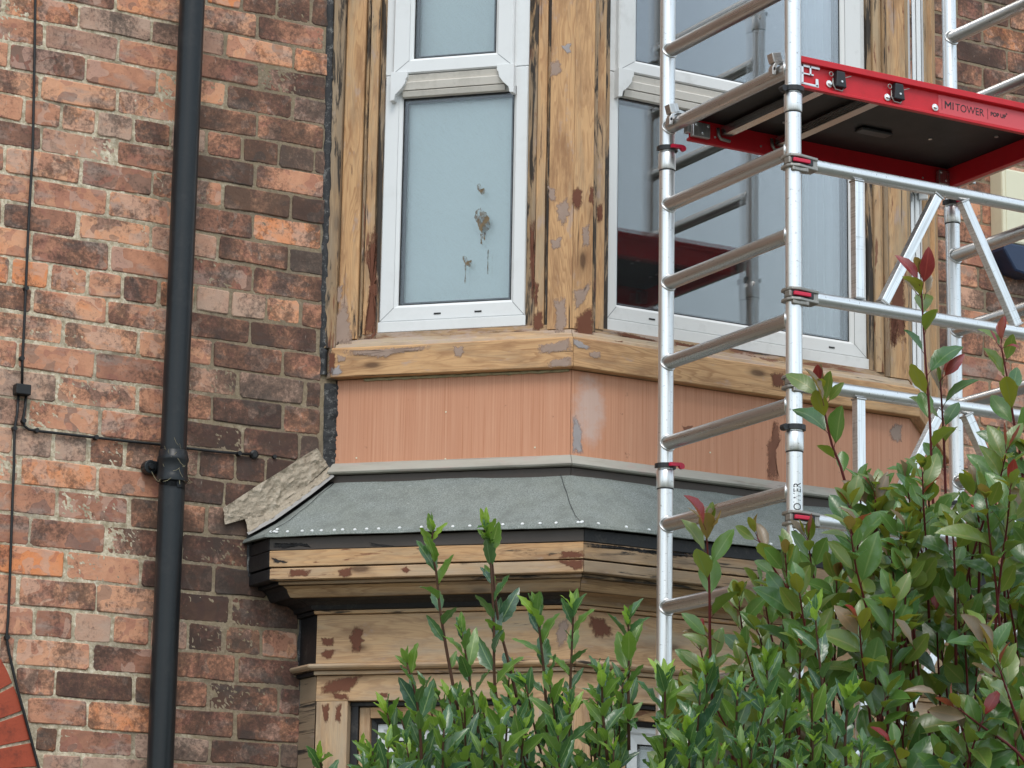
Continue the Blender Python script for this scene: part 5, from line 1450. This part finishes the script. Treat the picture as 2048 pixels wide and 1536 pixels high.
# hook castings over the rungs
for x, sg, tx in ((PX0, -1, TX0), (PX1, 1, TX1)):
    for y in (PYF+0.012, PYB-0.012):
        mb = MB()
        mb.box((x+sg*(-0.03), y, 4.180), (0.03, 0, 0), (0, 0.008, 0), (0, 0, 0.022))
        # arm, saddle over the tube, thumb
        z_r = 4.190
        arc = []
        for k in range(9):
            a = math.radians(0+180*k/8)
            arc.append(Vector((tx-sg*math.cos(a)*0.026, y, z_r+math.sin(a)*0.026)))
        for k in range(8):
            p, q = arc[k], arc[k+1]; c_ = Vector((tx, y, z_r))
            po, qo = c_+(p-c_)*1.42, c_+(q-c_)*1.42
            h_ = Vector((0, 0.011, 0))
            mb.face([p-h_, q-h_, qo-h_, po-h_]); mb.face([po+h_, qo+h_, q+h_, p+h_]); mb.face([po-h_, qo-h_, qo+h_, po+h_]); mb.face([q-h_, p-h_, p+h_, q+h_])
        mb.box((tx-sg*0.031, y, 4.178), (0.006, 0, 0), (0, 0.011, 0), (0, 0, 0.014))
        mb.box((tx+sg*0.031, y, 4.188), (0.006, 0, 0), (0, 0.011, 0), (0, 0, 0.012))
        mb.box((tx+sg*0.022, y, 4.228), (0.015, 0, 0.004), (0, 0.013, 0), (-sg*-0.004, 0, 0.013))
        hk = part('hook', mb, M['alu_dull'], pf, bevel=0.002, seed=TR.random())
        for dx, dz in ((0.012, 0.012), (0.034, -0.01), (0.052, 0.014)):
            for yy, sy in ((y-0.0085, -1), (y+0.0085, 1)):
                rm = MB(); rm.tube([(x-sg*dx, yy, 4.18+dz), (x-sg*dx, yy+sy*0.002, 4.18+dz)], [0.0045, 0.003], 10); part('rivet', rm, M['bolt'], hk)
# white casting seen through the end of the front beam
mb = MB()
for (x0_, x1_, z0_, z1_) in ((4.358, 4.420, 4.213, 4.221), (4.358, 4.366, 4.165, 4.221), (4.358, 4.40, 4.192, 4.197), (4.358, 4.415, 4.163, 4.169), (4.386, 4.392, 4.192, 4.221), (4.406, 4.415, 4.163, 4.186)):
    mb.aabox(x0_, x1_, PYF-0.0085, PYF-0.0035, z0_, z1_)
part('end_casting', mb, M['bolt'], pf, bevel=0.001)
def bolt(x, z, y=PYF-0.0034, r=0.0105):
    mb = MB(); mb.tube([(x, y, z), (x, y-0.003, z), (x, y-0.0035, z)], [r, r, r*0.9], 18)
    mb.tube([(x, y-0.003, z), (x, y-0.008, z), (x, y-0.009, z)], [r*0.55, r*0.55, r*0.4], 6)
    part('bolt', mb, M['bolt'], fb, smooth=True, autosmooth=30)
bolt(4.4535, 4.1805); bolt(4.650, 4.1765); bolt(4.815, 4.176)
for x in (4.4835, 4.682):
    z = 4.193
    mb = MB()
    q = [(-0.015, 0.026), (0.013, 0.026), (0.019, -0.021), (-0.019, -0.021)]
    a = [Vector((x+p, PYF-0.004, z+r_)) for p, r_ in q]; b = [Vector((x+p*0.95, PYF-0.021, z+r_*0.96)) for p, r_ in q]
    for k in range(4): mb.face([a[k], a[(k+1) % 4], b[(k+1) % 4], b[k]])
    mb.face(b)
    la = part('latch', mb, M['black_plastic'], fb, bevel=0.0025)
    mb = MB(); mb.tube([(x+0.001, PYF-0.020, z-0.005), (x+0.001, PYF-0.0235, z-0.005)], [0.0042, 0.003], 10); part('latch_rivet', mb, M['bolt'], la)
    mb = MB(); mb.tube([(x-0.022, PYF-0.010, z+0.004), (x-0.023, PYF-0.012, z-0.014), (x-0.016, PYF-0.013, z-0.0275), (x+0.006, PYF-0.013, z-0.029), (x+0.013, PYF-0.012, z-0.020)], 0.0021, 7); part('latch_wire', mb, M['alu_cast'], la, smooth=True, seed=0.5)
    pts = [Vector((x-0.029+math.cos(2*math.pi*k/12)*0.0062, PYF-0.013, z+0.014+math.sin(2*math.pi*k/12)*0.0062)) for k in range(13)]
    mb = MB(); mb.tube(pts, 0.0013, 6, cap=False); part('pin_ring', mb, M['alu_cast'], la, smooth=True, seed=0.4)
    mb = MB(); mb.tube([(x+0.014, PYF-0.013, z+0.010), (x+0.036, PYF-0.016, z+0.018)], 0.0013, 6); part('pin_tail', mb, M['alu_cast'], la, smooth=True, seed=0.4)
# faded label with lettering on the beam web
LX0, LX1, LZ0, LZ1 = 4.828, 5.20, 4.158, 4.208
mb = MB(); mb.aabox(LX0, LX1, PYF-0.0040, PYF-0.0031, 4.1635, 4.2165); lb = part('label_strip', mb, M['label_pink'], fb)
ty = PYF-0.0046
bold_mi(lambda x, y: Vector((4.850+x, ty, 4.1805+y)), 0.031, 0.0215, 'lettering', lb)
place_text('TOWER', 0.031, lambda x, y: Vector((4.887+x*0.92, ty, 4.180+y)), 'lettering', lb, 0.0)
place_text('POP UP', 0.0165, lambda x, y: Vector((5.012+x, ty, 4.187+y)), 'lettering', lb, 0.0006)
place_text('+', 0.012, lambda x, y: Vector((5.066+x, ty, 4.197+y)), 'lettering', lb, 0.0004)
mb = MB(); mb.box((5.002, ty, 4.190), (0.0004, 0, 0), (0, 0.0003, 0), (0, 0, 0.016)); mb.box((4.840, ty, 4.190), (0.0004, 0, 0), (0, 0.0003, 0), (0, 0, 0.016))
o = part('print_rule', mb, M['black_text'], lb); o['kind'] = 'stuff'
# trapdoor grip under the deck
mb = MB(); mb.aabox(4.81, 4.92, -1.295, -1.25, 4.203, 4.2135); part('trapdoor_grip', mb, M['black_plastic'], pf, bevel=0.006)
for x, y in ((5.05, -1.30), (5.20, -1.42), (4.60, -1.2)):
    mb = MB(); mb.tube([(x, y, 4.2138), (x, y, 4.2105)], 0.006, 10); part('deck_screw', mb, M['bolt'], pf)
for x in (4.600, 5.19, 4.44):
    mb = MB(); mb.tube([(x, PYB-0.0002, 4.172), (x, PYB-0.002, 4.172)], 0.0035, 8); part('rivet', mb, M['bolt'], bb)

# ================================================================== SHRUBS
LR = random.Random(77)
def leaf_mesh(name, mat, wl, serr, wavy, curl, fold, obov, seed):
    r = random.Random(seed)
    n = 10; mb = MB(); P = []
    for i in range(n+1):
        t = i/n
        prof_w = (math.sin(math.pi*min(1, t**(0.85 if not obov else 1.15)))**0.8)*(1-0.15*t)
        if t > 0.97: prof_w = 0.0
        w_ = wl*0.5*prof_w
        z = -curl*t*t+0.02*math.sin(t*5+seed)
        y = t
        def edge(sg):
            ww = w_*(1+(serr*(1 if i % 2 else -1) if 0 < i < n else 0)+r.uniform(-0.05, 0.05))
            zz = z+fold*ww+wavy*math.sin(i*1.9+sg*1.3+seed)*(1 if 0 < i < n else 0)
            return Vector((sg*ww, y+(0.012 if i % 2 else 0)*(1 if serr else 0), zz))
        P.append([edge(-1), Vector((0, y, z)), edge(1)])
    mb.grid([[row[k] for row in P] for k in range(3)], lambda a, b: (a/2.0, b/n))
    me = mesh_from(mb, name, mat, Vector((0, 0, 0)), True)
    return me
LM = [[leaf_mesh('laurel_leaf', m, LR.uniform(0.30, 0.42), 0.07, LR.uniform(0.018, 0.04), LR.choice((0.0, 0.1, 0.22, 0.4, -0.12)), LR.uniform(0.2, 0.8), False, k*7+q) for q in range(7)] for k, m in enumerate(LAUREL)]
PM = [[leaf_mesh('photinia_leaf', m, LR.uniform(0.42, 0.60), 0.02, LR.uniform(0.005, 0.02), LR.choice((0.05, 0.2, 0.35, 0.55, -0.08)), LR.uniform(0.15, 0.7), True, k*5+q+50) for q in range(7)] for k, m in enumerate(PHOT)]

class Bush:
    def __init__(self, root, meshes, stem_mat, leaf_len, petiole):
        self.root = root; self.meshes = meshes; self.leaves = []; self.stems = []; self.sm = stem_mat; self.ll = leaf_len; self.pet = petiole
    def leaf(self, base, d, up, length, tone, stem_r=0.001, width=1.0):
        d = d.normalized()
        n = (up-d*up.dot(d))
        if n.length < 1e-3: n = Vector((0.3, -0.5, 0.8))-d*Vector((0.3, -0.5, 0.8)).dot(d)
        n.normalize(); x = d.cross(n)
        pb = base+d*self.pet
        self.leaves.append((pb, x, d, n, length, tone, LR.randrange(7), width))
        self.stems.append(([base, base+d*(self.pet+length*0.06)], stem_r, stem_r*0.8))
    def shoot(self, pts, r0, r1, n, tones, lmin, lmax, start=0.0, spread=(0.55, 1.0), top=True):
        pts = [Vector(p) for p in pts]
        # smooth polyline
        sm = []
        for i in range(len(pts)-1):
            p0 = pts[max(0, i-1)]; p1 = pts[i]; p2 = pts[i+1]; p3 = pts[min(len(pts)-1, i+2)]
            for k in range(4):
                t = k/4
                sm.append(0.5*((2*p1)+(p2-p0)*t+(2*p0-5*p1+4*p2-p3)*t*t+(3*p1-p0-3*p2+p3)*t**3))
        sm.append(pts[-1])
        self.stems.append((sm, r0, r1))
        ang = LR.uniform(0, 6.28)
        for i in range(n):
            t = start+(1-start)*(i+0.5)/n
            x = t*(len(sm)-1); k = min(int(x), len(sm)-2)
            b = sm[k].lerp(sm[k+1], x-k)
            ax = (sm[k+1]-sm[k]).normalized()
            ang += 2.399+LR.uniform(-0.3, 0.3)
            e1 = ax.cross(Vector((0.2, 1, 0.1))).normalized(); e2 = ax.cross(e1)
            out = e1*math.cos(ang)+e2*math.sin(ang)
            sp = LR.uniform(*spread)*(1.15-0.55*t)
            d = ax*math.cos(sp)+out*math.sin(sp)
            ln = LR.uniform(lmin, lmax)*(0.75+0.45*math.sin(math.pi*min(1, t*1.05)))*LR.choice((1, 1, 1, 0.85, 0.7, 1.08))
            tone = tones(t)
            q_ = LR.random()
            side = -FWD+Vector((LR.uniform(-.45, .45), 0, LR.uniform(-0.1, .7)))
            up = (ax*0.5+Vector((0, 0, 0.8))-out*0.3)*q_*0.9+side*(1-q_*0.55)
            if out.dot(FWD) < -0.5 and LR.random() < 0.55: up = ax*0.6+Vector((0, 0, 0.9))
            self.leaf(b, d, up, ln, tone)
        if top:
            ax = (sm[-1]-sm[-2]).normalized()
            for k in range(2):
                a = LR.uniform(0, 6.28); e1 = ax.cross(Vector((0.2, 1, 0.1))).normalized(); e2 = ax.cross(e1)
                out = e1*math.cos(a+k*3.0)+e2*math.sin(a+k*3.0)
                self.leaf(sm[-1], ax+out*0.35, Vector((0, -0.3, 1))-out, LR.uniform(lmin, lmax)*0.65, tones(1.0))
    def build(self, nparts, inframe):
        mb = MB()
        for pts, r0, r1 in self.stems:
            m = len(pts)
            mb.tube(pts, [r0+(r1-r0)*i/(m-1) for i in range(m)], 5 if m == 2 else 7, cap=m > 2)
        part('stems', mb, self.sm, self.root, smooth=True)
        ro = ORIG[self.root.name]
        def score(l):
            p = l[0]-CAM; d = p.dot(FWD)
            px = 1024+F_PX*p.dot(RIGHT)/d; py = 768-F_PX*p.dot(UP)/d
            vis = -60 < px < 2108 and -60 < py < 1560
            return (0 if vis else 1, d*1.0-l[4]*4)
        ls = sorted(self.leaves, key=score)
        for l in ls[:nparts]:
            pb, x, d, n, ln, tone, q, wd = l
            me = self.meshes[tone][q]
            o = bpy.data.objects.new('leaf', me); sc.collection.objects.link(o)
            o.parent = self.root
            R_ = Matrix((x, d, n)).transposed().to_4x4()
            o.matrix_local = Matrix.Translation(pb-ro) @ R_ @ Matrix.Diagonal((ln*wd, ln, ln, 1))
        mb = MB(); nm = len(self.meshes)
        for l in ls[nparts:]:
            pb, x, d, n, ln, tone, q, wd = l
            me = self.meshes[tone][q]
            b = len(mb.v)
            for v in me.vertices: mb.v.append(pb+(x*(v.co.x*wd)+d*v.co.y+n*v.co.z)*ln)
            ul = me.uv_layers.active.data
            for p in me.polygons:
                mb.f.append(tuple(b+i for i in p.vertices)); mb.uv.append([tuple(ul[i].uv) for i in p.loop_indices]); mb.mi.append(tone)
        if mb.f:
            o = part('foliage', mb, [m[0].materials[0] for m in self.meshes], self.root, smooth=True); o['kind'] = 'stuff'

# ---- photinia: red stems, upright shoots
ph_root = empty('photinia_shrub', at_depth(1880, 1900, 7.0)*1.0, 'tall red stemmed shrub with smooth glossy leaves in front of the tower', 'shrub')
ph = Bush(ph_root, PM, M['stem_red'], 0.085, 0.014)
def ptone(young):
    def f(t):
        r = LR.random()
        if t > 0.97 and r < young: return 4 if LR.random() < 0.6 else 3
        if t > 0.75 and r < young*0.8: return LR.choice((3, 2, 2))
        return 0 if r < 0.24 else (1 if r < 0.66 else 2)
    return f
def pxs(lst, d, dd=0.0):
    n = len(lst)
    return [at_depth(x, y, d+dd*(1-i/max(1, n-1))) for i, (x, y) in enumerate(lst)]
PTALL = [([(1874, 1150), (1866, 1000), (1860, 844), (1852, 732), (1846, 637), (1842, 560)], 7.2, 11, 0.9),
         ([(1725, 1150), (1689, 960), (1664, 889), (1647, 815), (1640, 785)], 7.05, 9, 0.9),
         ([(2060, 1100), (2042, 920), (2028, 844), (2016, 765), (2002, 690)], 7.1, 9, 0.9),
         ([(1896, 1150), (1889, 914), (1885, 831), (1881, 765)], 7.3, 8, 0.9),
         ([(1424, 1400), (1420, 1288), (1419, 1186), (1416, 1113), (1412, 1060)], 6.85, 9, 1.0),
         ([(1660, 1380), (1607, 1245), (1580, 1186), (1549, 1139), (1515, 1075)], 6.9, 9, 0.7),
         ([(1735, 1330), (1715, 1155), (1703, 1053), (1700, 1015)], 6.9, 8, 0.5),
         ([(1812, 1330), (1806, 1130), (1800, 1050)], 6.85, 8, 0.6),
         ([(1912, 1330), (1910, 1150), (1906, 1070)], 6.8, 8, 0.6),
         ([(2012, 1300), (2006, 1100), (1990, 905)], 6.95, 10, 0.5),
         ([(1770, 1250), (1755, 1080), (1745, 990)], 7.05, 9, 0.4),
         ([(1860, 1220), (1862, 1060), (1855, 985)], 7.0, 9, 0.4),
         ([(1955, 1250), (1960, 1080), (1950, 980)], 6.9, 9, 0.4),
         ([(2075, 1560), (2030, 1500), (1960, 1450), (1918, 1418)], 6.5, 6, 0.9),
         ([(2050, 1480), (2020, 1400), (2000, 1340)], 6.5, 6, 0.8),
         ([(2000, 1420), (1985, 1330), (1970, 1270)], 6.55, 7, 0.8)]
for lst, d, n, y in PTALL:
    ph.shoot(pxs(lst, d, 0.05), 0.0042, 0.0020, n, ptone(y), 0.068, 0.098, start=0.12)
# red and bronze tip leaves that stand clear of the crown
for (bx, by, tx, ty, d, tone, ln, wd) in ((1845, 575, 1862, 503, 7.15, 4, 0.085, 0.9), (1840, 572, 1811, 516, 7.18, 4, 0.08, 0.9), (1838, 592, 1805, 556, 7.12, 3, 0.055, 0.9), (1848, 600, 1862, 540, 7.2, 3, 0.08, 0.8),
        (1648, 812, 1633, 745, 7.0, 3, 0.085, 1.0), (1652, 810, 1680, 770, 7.05, 2, 0.06, 0.8), (1412, 1060, 1388, 1004, 6.8, 4, 0.085, 1.0), (1414, 1062, 1438, 1030, 6.85, 3, 0.06, 0.9), (2000, 695, 1985, 672, 7.05, 4, 0.035, 1.1), (2003, 697, 2022, 690, 7.05, 4, 0.035, 1.1),
        (1882, 760, 1915, 722, 7.25, 4, 0.07, 0.9), (1830, 1300, 1800, 1245, 6.6, 3, 0.09, 0.9), (1975, 1300, 1925, 1240, 6.5, 3, 0.09, 1.0), (1990, 1320, 1960, 1262, 6.5, 3, 0.09, 1.0), (1880, 1395, 1832, 1368, 6.45, 3, 0.065, 0.8), (1440, 1285, 1385, 1255, 6.9, 3, 0.08, 0.6)):
    a = at_depth(bx, by, d); b = at_depth(tx, ty, d-0.02+LR.uniform(-0.03, 0.03))
    ph.leaf(a, b-a, Vector((LR.uniform(-0.5, 0.5), -0.9, 0.5)), ln, tone, width=wd)
# crown: many more shoots inside the outline of the shrub
def ph_top(x):
    pts = [(1330, 1310), (1380, 1240), (1440, 1150), (1520, 1120), (1600, 1060), (1660, 1000), (1720, 940), (1790, 960), (1850, 910), (1920, 940), (1980, 880), (2048, 860), (2150, 850)]
    for a, b in zip(pts, pts[1:]):
        if a[0] <= x <= b[0]: return a[1]+(b[1]-a[1])*(x-a[0])/(b[0]-a[0])
    return 1320
for i in range(92):
    x = LR.uniform(1345, 2140); tp = ph_top(x)
    dep = LR.random()
    y = tp+25+(1530-tp)*LR.random()**1.15
    d = 6.55+0.75*dep+0.12*(1530-y)/600
    if x < 1750 and y > 1380: d += 0.25
    lean = LR.uniform(-40, 40)+(x-1850)*0.10
    ph.shoot(pxs([(x-lean*1.6, y+300), (x-lean, y+170), (x-lean*0.3, y+70), (x, y)], d, 0.12), 0.0036, 0.0017, LR.randint(9, 12), ptone(0.35), 0.068, 0.098, start=0.25)
for i in range(26):
    x = LR.uniform(1640, 2120); y = LR.uniform(1380, 1640); d = LR.uniform(6.5, 7.1)
    ph.shoot(pxs([(x+LR.uniform(-70, 70), y+190), (x+LR.uniform(-30, 30), y+90), (x, y)], d, 0.1), 0.0034, 0.0017, 9, ptone(0.1), 0.08, 0.112, start=0.05, spread=(0.7, 1.3))
# main limbs down to the ground
pg = Vector((ORIG[ph_root.name].x, ORIG[ph_root.name].y, 0.0))
for (x, y, d) in ((1500, 1420, 7.0), (1640, 1400, 7.0), (1760, 1400, 6.9), (1860, 1420, 6.9), (1960, 1420, 6.8), (2060, 1450, 6.8)):
    q = at_depth(x, y, d)
    ph.stems.append(([pg+Vector((LR.uniform(-.08, .08), LR.uniform(-.05, .05), 0)), pg.lerp(q, 0.35)+Vector((0, 0, 0.25)), pg.lerp(q, 0.75)+Vector((0, 0, 0.12)), q], 0.016, 0.006))
ph_root.location = pg; ORIG[ph_root.name] = pg
ph.build(300, None)

# ---- bay laurel: wavy edged leaves, brown stems
la_root = empty('laurel_shrub', Vector((0, 0, 0)), 'bushy laurel with wavy edged green leaves, left of the red stemmed shrub', 'shrub')
lg = at_depth(1220, 1900, 6.35); lg.z = 0
la_root.location = lg; ORIG[la_root.name] = lg
lau = Bush(la_root, LM, M['stem_brown'], 0.075, 0.004)
def ltone(young):
    def f(t):
        r = LR.random()
        if t > 0.86 and r < young: return 3
        if t > 0.7: return 2 if r < 0.6 else 1
        return 0 if r < 0.30 else (1 if r < 0.66 else 2)
    return f
LT = [([(915, 1420), (890, 1282), (879, 1211), (872, 1141), (862, 1100), (866, 1065)], 6.45, 12, 0.3),
      ([(1000, 1430), (989, 1365), (987, 1229), (979, 1097), (974, 1062)], 6.4, 15, 0.7),
      ([(1035, 1400), (1012, 1304), (996, 1238), (983, 1110), (980, 1090)], 6.42, 6, 0.2),
      ([(960, 1480), (945, 1400), (935, 1330), (925, 1270)], 6.3, 11, 0.3),
      ([(1095, 1480), (1090, 1370), (1080, 1270), (1072, 1225)], 6.3, 12, 0.5),
      ([(1142, 1480), (1140, 1400), (1144, 1290), (1147, 1225)], 6.3, 13, 0.3),
      ([(1258, 1500), (1257, 1390), (1258, 1290), (1256, 1240)], 6.3, 13, 0.4),
      ([(1330, 1540), (1330, 1430), (1330, 1365)], 6.2, 11, 0.9),
      ([(1545, 1560), (1537, 1450), (1533, 1370), (1536, 1325)], 6.2, 13, 0.7),
      ([(1656, 1480), (1648, 1400), (1636, 1290), (1630, 1225)], 6.35, 11, 0.9),
      ([(1695, 1560), (1690, 1490), (1694, 1425), (1697, 1395)], 6.15, 10, 1.0),
      ([(845, 1560), (840, 1460), (832, 1395), (815, 1330)], 6.25, 10, 0.3),
      ([(800, 1580), (790, 1490), (775, 1430)], 6.3, 8, 0.8),
      ([(650, 1600), (645, 1545), (640, 1522)], 6.3, 3, 0.5),
      ([(1470, 1560), (1472, 1460), (1475, 1390)], 6.2, 10, 0.5),
      ([(1412, 1520), (1410, 1420), (1415, 1350)], 6.35, 11, 0.4),
      ([(1215, 1520), (1206, 1430), (1204, 1365)], 6.2, 11, 0.8),
      ([(1380, 1600), (1378, 1520), (1378, 1465)], 6.1, 9, 0.4),
      ([(1010, 1580), (1000, 1500), (998, 1430)], 6.1, 10, 0.4),
      ([(1120, 1600), (1118, 1530), (1116, 1470)], 6.05, 10, 0.4),
      ([(890, 1600), (885, 1530), (888, 1460)], 6.1, 10, 0.4)]
for lst, d, n, y in LT:
    lau.shoot(pxs(lst, d, 0.05), 0.0040, 0.0018, n, ltone(y), 0.056, 0.080, start=0.08, spread=(0.4, 0.85))
def la_top(x):
    pts = [(700, 1500), (760, 1440), (820, 1370), (900, 1320), (960, 1340), (1040, 1330), (1120, 1290), (1200, 1320), (1280, 1330), (1360, 1370), (1440, 1360), (1540, 1350), (1620, 1330), (1700, 1420), (1770, 1470)]
    for a, b in zip(pts, pts[1:]):
        if a[0] <= x <= b[0]: return a[1]+(b[1]-a[1])*(x-a[0])/(b[0]-a[0])
    return 1500
for i in range(112):
    x = LR.uniform(725, 1745); tp = la_top(x)
    y = tp+15+(1570-tp)*LR.random()
    d = 6.05+0.5*LR.random()+0.1*(1536-y)/200
    lean = LR.uniform(-30, 30)+(x-1220)*0.06
    lau.shoot(pxs([(x-lean*1.6, y+210), (x-lean*0.7, y+110), (x, y)], d, 0.12), 0.0034, 0.0016, LR.randint(8, 11), ltone(0.35), 0.050, 0.076, start=0.15, spread=(0.45, 0.95))
for x in range(800, 1720, 110):
    q = at_depth(x, 1640, 6.35)
    lau.stems.append(([lg+Vector((LR.uniform(-.1, .1), LR.uniform(-.08, .08), 0)), lg.lerp(q, 0.5)+Vector((0, 0, 0.2)), q], 0.014, 0.005))
lau.build(300, None)
